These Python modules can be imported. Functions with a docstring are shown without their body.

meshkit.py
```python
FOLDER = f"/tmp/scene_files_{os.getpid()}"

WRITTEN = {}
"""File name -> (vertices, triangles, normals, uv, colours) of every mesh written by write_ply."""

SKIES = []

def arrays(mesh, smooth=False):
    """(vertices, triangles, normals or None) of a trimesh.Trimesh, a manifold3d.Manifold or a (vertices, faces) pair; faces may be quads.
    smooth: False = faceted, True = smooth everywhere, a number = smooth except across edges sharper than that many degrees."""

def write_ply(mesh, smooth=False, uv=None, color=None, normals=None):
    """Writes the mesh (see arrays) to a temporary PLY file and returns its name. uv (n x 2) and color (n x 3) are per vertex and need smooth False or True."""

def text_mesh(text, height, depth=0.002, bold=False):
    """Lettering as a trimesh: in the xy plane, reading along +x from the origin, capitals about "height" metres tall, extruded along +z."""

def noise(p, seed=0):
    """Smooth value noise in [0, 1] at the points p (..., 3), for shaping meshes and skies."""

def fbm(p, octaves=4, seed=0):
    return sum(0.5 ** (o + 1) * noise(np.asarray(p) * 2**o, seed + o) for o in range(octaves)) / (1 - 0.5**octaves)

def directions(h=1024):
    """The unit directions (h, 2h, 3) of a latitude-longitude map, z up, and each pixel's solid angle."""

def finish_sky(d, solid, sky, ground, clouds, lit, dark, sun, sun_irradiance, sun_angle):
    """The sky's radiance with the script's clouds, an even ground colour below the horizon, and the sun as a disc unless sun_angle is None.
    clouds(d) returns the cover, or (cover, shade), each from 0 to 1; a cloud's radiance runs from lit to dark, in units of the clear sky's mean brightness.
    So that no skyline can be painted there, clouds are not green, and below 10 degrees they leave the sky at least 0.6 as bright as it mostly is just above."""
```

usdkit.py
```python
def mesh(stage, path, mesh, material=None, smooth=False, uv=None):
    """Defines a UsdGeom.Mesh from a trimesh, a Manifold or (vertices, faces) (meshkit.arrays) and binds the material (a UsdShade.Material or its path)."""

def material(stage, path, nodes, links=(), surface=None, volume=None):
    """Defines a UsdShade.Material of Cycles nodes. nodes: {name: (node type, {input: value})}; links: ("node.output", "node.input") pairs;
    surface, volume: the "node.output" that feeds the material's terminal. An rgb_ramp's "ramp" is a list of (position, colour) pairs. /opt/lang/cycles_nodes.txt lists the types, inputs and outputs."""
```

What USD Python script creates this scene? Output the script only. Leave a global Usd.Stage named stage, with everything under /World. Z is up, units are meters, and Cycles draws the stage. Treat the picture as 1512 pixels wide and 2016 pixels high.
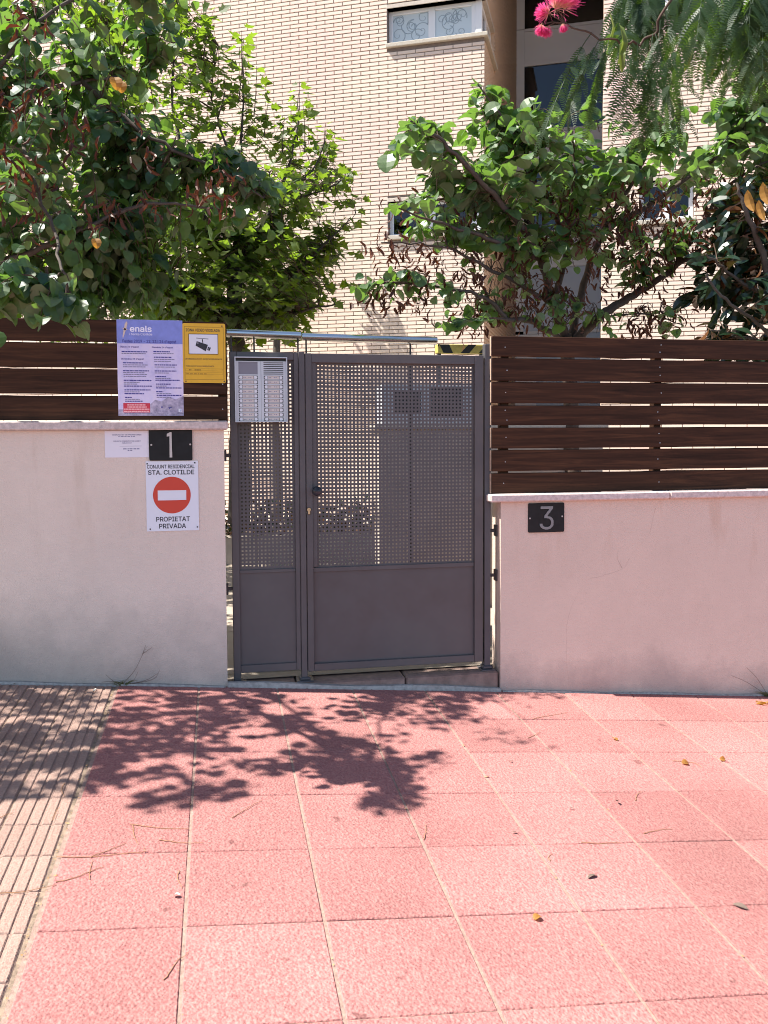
import math, random
import numpy as np, trimesh
import shapely.geometry as sg
from pxr import Usd, UsdGeom, UsdLux, UsdShade, Sdf, Gf, Vt
import usdkit, meshkit

random.seed(7)
rng = np.random.default_rng(7)
stage = Usd.Stage.CreateInMemory()
UsdGeom.SetStageUpAxis(stage, 'Z')
UsdGeom.SetStageMetersPerUnit(stage, 1.0)
W_ = UsdGeom.Xform.Define(stage, '/World')
UsdGeom.Scope.Define(stage, '/World/Looks')

# ------------------------------------------------------------------ camera, sky, sun, exposure
F, YAW, PITCH, ROLL, SHIFT, EYE = 1665.4515, math.radians(11.1086), math.radians(3.1067), math.radians(-.2771), -61.668, 1.518
EXPOSURE = 1.35
SUN_DIR = np.array([-.65, .035, 1.0]); SUN_DIR /= np.linalg.norm(SUN_DIR)
SUN_I, SKY_I = 1.25, 0.075
fwd = np.array([math.sin(YAW) * math.cos(PITCH), math.cos(YAW) * math.cos(PITCH), -math.sin(PITCH)])
_r = np.array([math.cos(YAW), -math.sin(YAW), 0.]); _u = np.cross(_r, fwd)
_c, _s = math.cos(ROLL), math.sin(ROLL)
CR, CU = _c * _r + _s * _u, -_s * _r + _c * _u
EYEP = np.array([0, 0, EYE]); PCX, PCY = 756., 1008. + SHIFT
cam = UsdGeom.Camera.Define(stage, '/World/camera')
m = Gf.Matrix4d(1.0)
for i, v in enumerate((CR, CU, -fwd)):
    m.SetRow(i, Gf.Vec4d(*map(float, v), 0))
m.SetRow(3, Gf.Vec4d(0, 0, EYE, 1))
cam.AddTransformOp().Set(m)
AP = 36.0
cam.CreateHorizontalApertureAttr(AP)
cam.CreateVerticalApertureAttr(AP * 4 / 3)
cam.CreateFocalLengthAttr(AP * F / 1512)
cam.CreateVerticalApertureOffsetAttr(AP * SHIFT / 1512)
cam.CreateHorizontalApertureOffsetAttr(0.0)
cam.CreateClippingRangeAttr(Gf.Vec2f(0.05, 3000))
cam.CreateExposureAttr(EXPOSURE)
cam.CreateFStopAttr(0.0)

dome = UsdLux.DomeLight.Define(stage, '/World/sky')
dome.CreateIntensityAttr(1.0)
sky_m = usdkit.material(stage, '/World/Looks/sky', {
    's': ('sky_texture', {'sky_type': 'single_scattering', 'sun_disc': False,
                          'sun_elevation': math.asin(SUN_DIR[2]), 'sun_rotation': math.atan2(SUN_DIR[0], SUN_DIR[1]), 'altitude': 20.0}),
    'b': ('background_shader', {'strength': SKY_I})}, [('s.color', 'b.color')], surface='b.background')
UsdShade.MaterialBindingAPI.Apply(dome.GetPrim()).Bind(sky_m)
dome.GetPrim().SetCustomDataByKey('kind', 'structure')
sun = UsdLux.DistantLight.Define(stage, '/World/sun')
sun.CreateIntensityAttr(SUN_I); sun.CreateNormalizeAttr(True); sun.CreateAngleAttr(0.53)
sun.CreateColorAttr(Gf.Vec3f(1.0, .95, .86))
zx = np.cross([0, 0, 1], SUN_DIR); zx /= np.linalg.norm(zx); zy = np.cross(SUN_DIR, zx)
m = Gf.Matrix4d(1.0)
for i, v in enumerate((zx, zy, SUN_DIR)):
    m.SetRow(i, Gf.Vec4d(*map(float, v), 0))
m.SetRow(3, Gf.Vec4d(-6, 4, 12, 1))
sun.AddTransformOp().Set(m)

# ------------------------------------------------------------------ geometry helpers
def ray(x, y): return fwd + CR * ((x - PCX) / F) - CU * ((y - PCY) / F)
def on_plane(x, y, n, d):
    k = ray(x, y); n = np.asarray(n, float)
    return EYEP + k * ((d - n @ EYEP) / (n @ k))
def at(x, y, Y): return on_plane(x, y, (0, 1, 0), Y)
GX, GY, TX0, TY0 = -.0799, .0489, -.513, 3.9974
def gz(x, y): return GX * x + GY * y
def on_ground(x, y): return on_plane(x, y, (-GX, -GY, 1), 0)
def project(P):
    d = np.asarray(P, float) - EYEP
    z = d @ fwd
    return PCX + F * (d @ CR) / z, PCY - F * (d @ CU) / z, z

MATS, COUNT, ORIGIN = {}, {}, {'/World': np.zeros(3)}
def unique(parent, name):
    k = (parent, name); n = COUNT.get(k, 0); COUNT[k] = n + 1
    return f'{parent}/{name}' + (f'_{n:03d}' if n else '')
def data(prim, label=None, cat=None, group=None, kind=None):
    for k, v in (('label', label), ('category', cat), ('group', group), ('kind', kind)):
        if v: prim.SetCustomDataByKey(k, v)
def thing(name, label=None, cat=None, loc=(0, 0, 0), group=None, kind=None):
    p = unique('/World', name)
    x = UsdGeom.Xform.Define(stage, p); x.AddTranslateOp().Set(Gf.Vec3d(*map(float, loc)))
    ORIGIN[p] = np.asarray(loc, float)
    data(x.GetPrim(), label, cat, group, kind)
    return p
def obj(name, vf, mat, parent='/World', label=None, cat=None, group=None, kind=None, smooth=False, attr=None):
    """ONE mesh prim, world coordinates given"""
    v, f = (np.asarray(vf.vertices), np.asarray(vf.faces)) if hasattr(vf, 'vertices') else (np.asarray(vf[0], float), np.asarray(vf[1], int))
    p = unique(parent, name)
    o = ORIGIN.get(parent, np.zeros(3)); ORIGIN[p] = o
    me = UsdGeom.Mesh.Define(stage, p)
    me.CreatePointsAttr(Vt.Vec3fArray.FromNumpy((v - o).astype(np.float32)))
    me.CreateFaceVertexCountsAttr(Vt.IntArray.FromNumpy(np.full(len(f), f.shape[1], np.int32)))
    me.CreateFaceVertexIndicesAttr(Vt.IntArray.FromNumpy(f.astype(np.int32).ravel()))
    me.CreateSubdivisionSchemeAttr('none')
    if smooth:
        tf = f if f.shape[1] == 3 else np.vstack([f[:, [0, 1, 2]], f[:, [0, 2, 3]]])
        n = np.zeros_like(v); fn = np.cross(v[tf[:, 1]] - v[tf[:, 0]], v[tf[:, 2]] - v[tf[:, 0]])
        for k in range(3): np.add.at(n, tf[:, k], fn)
        n /= np.maximum(np.linalg.norm(n, axis=1, keepdims=True), 1e-12)
        me.CreateNormalsAttr(Vt.Vec3fArray.FromNumpy(n.astype(np.float32))); me.SetNormalsInterpolation('vertex')
    if attr is not None:
        UsdGeom.PrimvarsAPI(me).CreatePrimvar('tone', Sdf.ValueTypeNames.FloatArray, 'vertex').Set(Vt.FloatArray.FromNumpy(np.asarray(attr, np.float32)))
    UsdShade.MaterialBindingAPI.Apply(me.GetPrim()).Bind(MATS[mat])
    data(me.GetPrim(), label, cat, group, kind)
    return p

def join(parts):
    vs, fs, n = [], [], 0
    for p in parts:
        v, f = (p.vertices, p.faces) if hasattr(p, 'vertices') else p
        v = np.asarray(v, float); f = np.asarray(f, int)
        if f.shape[1] == 4: f = np.vstack([f[:, [0, 1, 2]], f[:, [0, 2, 3]]])
        vs.append(v); fs.append(f + n); n += len(v)
    return np.vstack(vs), np.vstack(fs)

def _cham():
    s = []
    for sx in (-1, 1):
        for sy in (-1, 1):
            for sz in (-1, 1):
                for k in range(3):
                    s.append((sx, sy, sz, k))
    s = np.array(s, float)
    def pts(h, b):
        o = s[:, :3] * np.asarray(h)
        for k in range(3):
            sel = s[:, 3] == k
            for j in range(3):
                if j != k: o[sel, j] -= s[sel, j] * b
        return o
    p = pts((1, 1, 1), .2)
    hull = trimesh.convex.convex_hull(p)
    idx = [int(np.argmin(np.linalg.norm(p - v, axis=1))) for v in hull.vertices]
    return pts, np.array(idx)[hull.faces]
_pts, _cf = _cham()
def box(x0, x1, y0, y1, z0, z1, b=.002):
    h = np.array([x1 - x0, y1 - y0, z1 - z0]) / 2; h = np.abs(h)
    b = min(b, h.min() * .6)
    return _pts(h, b) + np.array([x0 + x1, y0 + y1, z0 + z1]) / 2, _cf
def rect3(a, b, c, d):
    return np.array([a, b, c, d], float), np.array([[0, 1, 2], [0, 2, 3]])
def tube(pts, rad, sides=6, cap=True):
    pts = np.asarray(pts, float); n = len(pts)
    rad = np.broadcast_to(np.asarray(rad, float), (n,))
    t = np.gradient(pts, axis=0); t /= np.maximum(np.linalg.norm(t, axis=1, keepdims=True), 1e-9)
    ref = np.array([.31, .2, .93]); ref = ref if abs(t[0] @ ref) < .9 else np.array([1., .1, 0])
    a = np.cross(t, ref); a /= np.maximum(np.linalg.norm(a, axis=1, keepdims=True), 1e-9); b = np.cross(t, a)
    th = np.arange(sides) * 2 * np.pi / sides
    v = (pts[:, None] + rad[:, None, None] * (np.cos(th)[None, :, None] * a[:, None] + np.sin(th)[None, :, None] * b[:, None])).reshape(-1, 3)
    i, j = np.meshgrid(np.arange(n - 1), np.arange(sides), indexing='ij'); j2 = (j + 1) % sides
    q = np.stack([i * sides + j, i * sides + j2, (i + 1) * sides + j2, (i + 1) * sides + j], -1).reshape(-1, 4)
    f = np.vstack([q[:, [0, 2, 1]], q[:, [0, 3, 2]]])
    if cap:
        v = np.vstack([v, pts[:1], pts[-1:]]); k = np.arange(sides); k2 = (k + 1) % sides
        f = np.vstack([f, np.stack([np.full(sides, n * sides), k, k2], 1), np.stack([np.full(sides, n * sides + 1), (n - 1) * sides + k2, (n - 1) * sides + k], 1)])
    return v, f
def bez(pts, n):
    """smooth curve through points (Catmull-Rom)"""
    p = np.asarray(pts, float); p = np.vstack([2 * p[0] - p[1], p, 2 * p[-1] - p[-2]])
    out = []
    for i in range(1, len(p) - 2):
        t = np.linspace(0, 1, n, endpoint=False)[:, None]
        out.append(.5 * (2 * p[i] + (p[i + 1] - p[i - 1]) * t + (2 * p[i - 1] - 5 * p[i] + 4 * p[i + 1] - p[i + 2]) * t ** 2 + (3 * p[i] - p[i - 1] - 3 * p[i + 1] + p[i + 2]) * t ** 3))
    return np.vstack(out + [p[-2:-1]])
def extrude_xz(poly, y0, y1):
    """a shapely polygon in (x, z), as a slab between y0 (front) and y1"""
    gs = getattr(poly, 'geoms', [poly]); out = []
    for g in gs:
        t = trimesh.creation.extrude_polygon(g, abs(y1 - y0), engine='earcut')
        v = np.array(t.vertices); out.append((np.stack([v[:, 0], y1 - v[:, 2], v[:, 1]], 1), t.faces))
    return join(out)
def text_xz(s, x, z, width, cap, y, depth=.0006, bold=False, tilt=0., about=None):
    t = meshkit.text_mesh(s, cap, depth, bold); v = np.array(t.vertices)
    w = v[:, 0].max() - v[:, 0].min(); v[:, 0] = (v[:, 0] - v[:, 0].min()) * (width / w if width else 1)
    return np.stack([x + v[:, 0], y - v[:, 2], z + v[:, 1]], 1), np.array(t.faces)
def turn(vf, about, ang):
    """turn in the x-z plane"""
    v = np.array(vf[0]); c, s = math.cos(ang), math.sin(ang); d = v - about
    v[:, 0] = about[0] + c * d[:, 0] - s * d[:, 2]; v[:, 2] = about[2] + s * d[:, 0] + c * d[:, 2]
    return v, vf[1]

# ------------------------------------------------------------------ materials
def mat(name, nodes, links, surface='p.BSDF'):
    MATS[name] = usdkit.material(stage, '/World/Looks/' + name, nodes, links, surface=surface)
def plain(name, col, rough=.6, metallic=0., spec=.5, var=0., scale=30., bump=0., bscale=200., coat=0.):
    n = {'p': ('principled_bsdf', {'base_color': col, 'roughness': rough, 'metallic': metallic, 'specular_ior_level': spec, 'coat_weight': coat})}
    l = []
    if var or bump:
        n['g'] = ('geometry', {})
    if var:
        n['n'] = ('noise_texture', {'scale': scale, 'detail': 5.0, 'roughness': .6})
        n['r'] = ('rgb_ramp', {'ramp': [(.3, tuple(c * (1 - var) for c in col)), (.7, tuple(min(1, c * (1 + var)) for c in col))]})
        l += [('g.position', 'n.vector'), ('n.fac', 'r.fac'), ('r.color', 'p.base_color')]
    if bump:
        n['n2'] = ('noise_texture', {'scale': bscale, 'detail': 3.0})
        n['b'] = ('bump', {'strength': bump, 'distance': .003})
        l += [('g.position', 'n2.vector'), ('n2.fac', 'b.height'), ('b.normal', 'p.normal')]
    mat(name, n, l)

mat('steel_paint', {
    'g': ('geometry', {}), 'n': ('noise_texture', {'scale': 3.0, 'detail': 7.0, 'roughness': .65}), 'r': ('rgb_ramp', {'ramp': [(.3, (.058, .052, .055)), (.5, (.072, .065, .068)), (.72, (.092, .082, .080))]}),
    'n2': ('noise_texture', {'scale': 55.0, 'detail': 4.0, 'roughness': .7}), 'ch': ('map_range', {'from_min': .71, 'from_max': .74, 'to_min': 0., 'to_max': .5, 'clamp': True}), 'mx': ('mix_color', {'b': (.16, .12, .10)}),
    'rr': ('map_range', {'from_min': .3, 'from_max': .7, 'to_min': .36, 'to_max': .66}),
    'n3': ('noise_texture', {'scale': 260.0, 'detail': 2.0}), 'b': ('bump', {'strength': .2, 'distance': .0015}), 'p': ('principled_bsdf', {'specular_ior_level': .5})},
    [('g.position', 'n.vector'), ('g.position', 'n2.vector'), ('g.position', 'n3.vector'), ('n.fac', 'r.fac'), ('r.color', 'mx.a'), ('n2.fac', 'ch.value'), ('ch.result', 'mx.fac'), ('mx.result', 'p.base_color'), ('n.fac', 'rr.value'), ('rr.result', 'p.roughness'), ('n3.fac', 'b.height'), ('b.normal', 'p.normal')])
plain('steel_post', (.060, .058, .065), .5, var=.12, scale=9, bump=.1, bscale=150)
plain('dark_gap', (.01, .01, .011), .6)
plain('stainless', (.72, .72, .72), .16, metallic=1.0)
plain('aluminium', (.50, .52, .56), .38, metallic=.35, var=.05, scale=20)
plain('black_plastic', (.012, .012, .013), .4)
plain('button', (.62, .64, .68), .35)
plain('card', (.55, .50, .47), .4, var=.08, scale=60)
plain('screen', (.17, .16, .20), .15)
plain('knob', (.015, .018, .026), .32)
plain('brass', (.55, .42, .24), .4, metallic=.8)
plain('hinge_iron', (.035, .03, .03), .6)
plain('coping', (.52, .43, .41), .85, var=.22, scale=60, bump=.6, bscale=260)
plain('sill_stone', (.50, .45, .38), .8, var=.12, scale=50, bump=.3, bscale=200)
plain('tan_render', (.60, .44, .32), .9, var=.06, scale=8, bump=.2, bscale=150)
plain('lintel', (.56, .49, .42), .85, var=.08, scale=30)
plain('white_aluminium', (.84, .84, .86), .4)
plain('blue_panel', (.46, .56, .68), .3)
plain('pale_panel', (.56, .62, .72), .35)
plain('mortar', (.23, .18, .155), .95, var=.15, scale=30)
plain('step_concrete', (.20, .135, .115), .9, var=.3, scale=18, bump=.6, bscale=120)
plain('cement', (.30, .29, .28), .95, var=.3, scale=40, bump=.6, bscale=150)
plain('sand_joint', (.30, .20, .165), 1.0, var=.3, scale=60, bump=.6, bscale=300)
plain('moss_joint', (.24, .175, .13), 1.0, var=.45, scale=45, bump=.8, bscale=300)
plain('asphalt', (.06, .06, .06), .9, var=.2, scale=60)
plain('court_paving', (.36, .30, .245), .9, var=.16, scale=3, bump=.3, bscale=60)
plain('low_render', (.46, .39, .33), .9, var=.12, scale=6)
plain('cabinet_grey', (.48, .50, .54), .5)
plain('yellow_paint', (.50, .40, .10), .6, var=.2, scale=30)
plain('black_paint', (.012, .012, .012), .55)
plain('sign_white', (.66, .67, .74), .35)
plain('sign_red', (.52, .045, .025), .35)
plain('ink', (.022, .022, .03), .6)
plain('ink_grey', (.20, .19, .30), .6)
plain('sign_yellow', (.66, .38, .02), .4, var=.06, scale=20)
plain('sign_yellow_dark', (.30, .17, .01), .45)
plain('plate_black', (.010, .010, .011), .45, spec=.25, var=.3, scale=30)
plain('numeral_pale', (.50, .46, .44), .4, metallic=.3)
plain('numeral_grey', (.22, .225, .24), .35, metallic=.6)
plain('paper', (.70, .67, .74), .7)
plain('poster_blue', (.20, .24, .60), .45, var=.14, scale=18)
plain('poster_white', (.82, .80, .90), .5)
plain('poster_gull', (.62, .50, .42), .5)
plain('poster_ink', (.05, .04, .24), .5)
plain('poster_red', (.52, .03, .06), .5)
plain('poster_pink', (.80, .42, .45), .5)
plain('bark', (.075, .052, .042), .9, var=.3, scale=40, bump=.8, bscale=90)
plain('bark_grey', (.07, .055, .045), .9, var=.3, scale=40, bump=.8, bscale=90)
plain('twig', (.075, .045, .03), .85)
plain('twig_green', (.20, .16, .05), .8)
plain('dry_stalk', (.33, .17, .09), .9)
plain('dark_leaf', (.14, .10, .08), .85)
plain('dead_leaf', (.40, .22, .09), .85, var=.3, scale=80)
plain('butt_paper', (.72, .70, .64), .8)
plain('crack', (.26, .16, .13), 1.0)
plain('soil', (.10, .07, .05), 1.0, var=.3, scale=10)

# render of the garden walls: pale pink, rough, dirty near the ground and streaked under the coping
def wall_render(name, col, dirt, low, stain):
    mat(name, {
        'g': ('geometry', {}), 'sx': ('separate_xyz', {}),
        'n1': ('noise_texture', {'scale': 2.2, 'detail': 9.0, 'roughness': .72}), 'n2': ('noise_texture', {'scale': 170.0, 'detail': 3.0}),
        'mp': ('mapping', {'scale': (7.0, 7.0, 1.4)}), 'n3': ('noise_texture', {'scale': 1.0, 'detail': 4.0, 'roughness': .65}),
        'n4': ('noise_texture', {'scale': 70.0, 'detail': 4.0, 'roughness': .7}),
        'base': ('rgb_ramp', {'ramp': [(.3, tuple(c * .93 for c in col)), (.7, tuple(c * 1.05 for c in col))]}),
        'gx': ('math', {'math_type': 'multiply_add', 'value2': -GX, 'value3': -GY * 4.42}),
        'hh': ('math', {'math_type': 'add'}),
        'hn': ('math', {'math_type': 'multiply_add', 'value2': .55}),
        'low': ('map_range', {'from_min': low + .27, 'from_max': .27, 'to_min': 0.0, 'to_max': .85, 'clamp': True}),
        'm1': ('mix_color', {'blend_type': 'mix', 'b': dirt}),
        'st': ('map_range', {'from_min': .55, 'from_max': .76, 'to_min': 0.0, 'to_max': .6, 'clamp': True}), 'hi': ('map_range', {'from_min': .55, 'from_max': 1.1, 'to_min': .12, 'to_max': 1.0, 'clamp': True}), 'stm': ('math', {'math_type': 'multiply'}),
        'm2': ('mix_color', {'blend_type': 'mix', 'b': stain}),
        'sp': ('map_range', {'from_min': .70, 'from_max': .76, 'to_min': 0.0, 'to_max': .45, 'clamp': True}),
        'lo2': ('map_range', {'from_min': .55, 'from_max': .05, 'to_min': .05, 'to_max': 1.0, 'clamp': True}),
        'spm': ('math', {'math_type': 'multiply'}),
        'm3': ('mix_color', {'blend_type': 'mix', 'b': (.12, .11, .10)}),
        'bp': ('bump', {'strength': .95, 'distance': .004}),
        'p': ('principled_bsdf', {'roughness': .95, 'specular_ior_level': .2})},
        [('g.position', 'sx.vector'), ('g.position', 'n1.vector'), ('g.position', 'n2.vector'), ('g.position', 'mp.vector'), ('mp.vector', 'n3.vector'), ('g.position', 'n4.vector'),
         ('n1.fac', 'base.fac'), ('sx.x', 'gx.value1'), ('gx.value', 'hh.value1'), ('sx.z', 'hh.value2'),
         ('n1.fac', 'hn.value1'), ('hh.value', 'hn.value3'), ('hn.value', 'low.value'),
         ('base.color', 'm1.a'), ('low.result', 'm1.fac'), ('n3.fac', 'st.value'), ('m1.result', 'm2.a'), ('hh.value', 'hi.value'), ('st.result', 'stm.value1'), ('hi.result', 'stm.value2'), ('stm.value', 'm2.fac'),
         ('n4.fac', 'sp.value'), ('hh.value', 'lo2.value'), ('sp.result', 'spm.value1'), ('lo2.result', 'spm.value2'), ('m2.result', 'm3.a'), ('spm.value', 'm3.fac'),
         ('m3.result', 'p.base_color'), ('n2.fac', 'bp.height'), ('bp.normal', 'p.normal')])
wall_render('render_left', (.67, .555, .485), (.28, .25, .225), .46, (.50, .38, .30))
wall_render('render_right', (.61, .475, .40), (.33, .26, .235), .26, (.46, .29, .20))

# bricks: one tone per brick
mat('brick', {
    'g': ('geometry', {}), 'r': ('rgb_ramp', {'ramp': [(0., (.82, .69, .61)), (.25, (.90, .79, .72)), (.5, (.94, .85, .75)), (.75, (.87, .74, .68)), (1., (.95, .86, .75))]}),
    'n': ('noise_texture', {'scale': 1.1, 'detail': 2.0}), 'r2': ('rgb_ramp', {'ramp': [(.35, (1., .93, .92)), (.65, (1., 1., .96))]}),
    'mx': ('mix_color', {'blend_type': 'multiply', 'fac': 1.0}),
    'n2': ('noise_texture', {'scale': 160.0, 'detail': 3.0}), 'b': ('bump', {'strength': .25, 'distance': .002}),
    'p': ('principled_bsdf', {'roughness': .85, 'specular_ior_level': .3})},
    [('g.random_per_island', 'r.fac'), ('g.position', 'n.vector'), ('n.fac', 'r2.fac'), ('r.color', 'mx.a'), ('r2.color', 'mx.b'), ('mx.result', 'p.base_color'),
     ('g.position', 'n2.vector'), ('n2.fac', 'b.height'), ('b.normal', 'p.normal')])

# pavement tiles: pink with worn pebbly grain; each tile a little different
def tile_mat(name, a, b, c, size, strength):
    mat(name, {
        'g': ('geometry', {}), 'oi': ('attribute', {'attribute': 'tone'}),
        'v': ('voronoi_texture', {'scale': size, 'feature': 'f1', 'randomness': 1.0}),
        'n': ('noise_texture', {'scale': size * .8, 'detail': 4.0, 'roughness': .6}), 'n0': ('noise_texture', {'scale': 1.3, 'detail': 5.0, 'roughness': .6}),
        'r': ('rgb_ramp', {'ramp': [(.26, a), (.46, b), (.72, c)]}),
        'tone': ('map_range', {'from_min': 0.0, 'from_max': 1.0, 'to_min': .90, 'to_max': 1.10}),
        'wear': ('map_range', {'from_min': .3, 'from_max': .7, 'to_min': .84, 'to_max': 1.14}), 'ns': ('noise_texture', {'scale': 11.0, 'detail': 2.0, 'roughness': .4}), 'spot': ('map_range', {'from_min': .735, 'from_max': .76, 'to_min': 1.0, 'to_max': .62, 'clamp': True}), 'tm2': ('math', {'math_type': 'multiply'}),
        'tm': ('math', {'math_type': 'multiply'}),
        'hv': ('hsv', {'hue': .5, 'saturation': 1.0, 'fac': 1.0}),
        'ht': ('math', {'math_type': 'multiply_add', 'value2': -.9}),
        'bp': ('bump', {'strength': strength, 'distance': .004}),
        'p': ('principled_bsdf', {'roughness': .9, 'specular_ior_level': .25})},
        [('g.position', 'v.vector'), ('g.position', 'n.vector'), ('g.position', 'n0.vector'), ('n.fac', 'r.fac'),
         ('oi.fac', 'tone.value'), ('n0.fac', 'wear.value'), ('tone.result', 'tm.value1'), ('wear.result', 'tm.value2'), ('g.position', 'ns.vector'), ('ns.fac', 'spot.value'), ('tm.value', 'tm2.value1'), ('spot.result', 'tm2.value2'), ('tm2.value', 'hv.value'), ('r.color', 'hv.color'), ('hv.color', 'p.base_color'),
         ('v.distance', 'ht.value1'), ('n.fac', 'ht.value3'), ('ht.value', 'bp.height'), ('bp.normal', 'p.normal')])
tile_mat('tile_pink', (.255, .094, .091), (.335, .143, .135), (.415, .208, .188), 105., .9)
tile_mat('tile_ribbed', (.25, .155, .13), (.32, .21, .175), (.385, .27, .225), 150., .5)

mat('wood', {
    'g': ('geometry', {}), 'oi': ('attribute', {'attribute': 'tone'}), 'mp': ('mapping', {'scale': (2.2, 30., 42.)}), 'ad': ('vector_math', {'math_type': 'add'}),
    'cx': ('combine_xyz', {}), 'ml': ('math', {'math_type': 'multiply', 'value2': 17.0}),
    'n': ('noise_texture', {'scale': 1.0, 'detail': 6.0, 'roughness': .65, 'distortion': .8}),
    'r': ('rgb_ramp', {'ramp': [(.25, (.016, .008, .005)), (.5, (.042, .019, .011)), (.75, (.085, .038, .019))]}),
    'b': ('bump', {'strength': .35, 'distance': .002}), 'p': ('principled_bsdf', {'roughness': .75, 'specular_ior_level': .14})},
    [('oi.fac', 'ml.value1'), ('ml.value', 'cx.x'), ('ml.value', 'cx.z'), ('g.position', 'mp.vector'), ('mp.vector', 'ad.vector1'), ('cx.vector', 'ad.vector2'), ('ad.vector', 'n.vector'),
     ('n.fac', 'r.fac'), ('r.color', 'p.base_color'), ('n.fac', 'b.height'), ('b.normal', 'p.normal')])
plain('wood_end', (.42, .30, .22), .8, var=.2, scale=60)
mat('glass_pane', {'f': ('fresnel', {'IOR': 1.5}), 't': ('transparent_bsdf', {'color': (.62, .66, .70)}), 'g': ('glossy_bsdf', {'roughness': .02, 'color': (.9, .9, .92)}), 'm': ('mix_closure', {})},
    [('f.fac', 'm.fac'), ('t.BSDF', 'm.closure1'), ('g.BSDF', 'm.closure2')], surface='m.closure')
plain('frosted_glass', (.62, .70, .75), .3)
plain('frost_pattern', (.30, .37, .42), .3)
plain('room_dark', (.035, .03, .03), .9)

def leaf_mat(name, tops, under, trans, tw=.38, rough=.45, spec=.5):
    """tops: ramp of colours over leaves; under: the underside; trans: light that comes through"""
    mat(name, {
        'g': ('geometry', {}), 'r': ('rgb_ramp', {'ramp': tops}), 'n': ('noise_texture', {'scale': 45.0, 'detail': 3.0}),
        'nv': ('map_range', {'from_min': .3, 'from_max': .7, 'to_min': .78, 'to_max': 1.2}), 'hv': ('hsv', {'hue': .5, 'saturation': 1., 'fac': 1.}),
        'mx': ('mix_color', {'blend_type': 'mix', 'b': under}),
        'p': ('principled_bsdf', {'roughness': rough, 'specular_ior_level': spec}),
        'tr': ('rgb_ramp', {'ramp': trans}), 't': ('translucent_bsdf', {}), 'm': ('mix_closure', {'fac': tw})},
        [('g.random_per_island', 'r.fac'), ('g.position', 'n.vector'), ('n.fac', 'nv.value'), ('nv.result', 'hv.value'), ('r.color', 'hv.color'),
         ('hv.color', 'mx.a'), ('g.backfacing', 'mx.fac'), ('mx.result', 'p.base_color'), ('g.random_per_island', 'tr.fac'), ('tr.color', 't.color'),
         ('p.BSDF', 'm.closure1'), ('t.BSDF', 'm.closure2')], surface='m.closure')
leaf_mat('cercis_leaf', [(0, (.030, .074, .042)), (.5, (.056, .118, .062)), (.9, (.105, .18, .085)), (1., (.30, .20, .03))], (.13, .19, .115), [(0, (.18, .36, .03)), (.9, (.36, .54, .05)), (1., (.6, .38, .03))], .40, .38)
leaf_mat('cercis_leaf_sunny', [(0, (.09, .15, .065)), (.5, (.15, .22, .10)), (.88, (.20, .27, .11)), (1., (.42, .25, .04))], (.20, .26, .16), [(0, (.18, .36, .04)), (.9, (.32, .48, .06)), (1., (.6, .36, .04))], .36, .42)
leaf_mat('plane_leaf', [(0, (.035, .062, .022)), (.6, (.06, .10, .028)), (1., (.10, .15, .03))], (.10, .14, .07), [(0, (.26, .42, .02)), (1., (.5, .62, .03))], .45, .5)
leaf_mat('magnolia_leaf', [(0, (.012, .028, .014)), (1., (.025, .05, .022))], (.12, .05, .02), [(0, (.05, .07, .01)), (1., (.10, .08, .01))], .12, .22, .6)
leaf_mat('albizia_leaf', [(0, (.020, .048, .022)), (.6, (.036, .080, .028)), (1., (.09, .15, .03))], (.045, .08, .045), [(0, (.12, .24, .02)), (1., (.38, .48, .03))], .36, .5)
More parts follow.
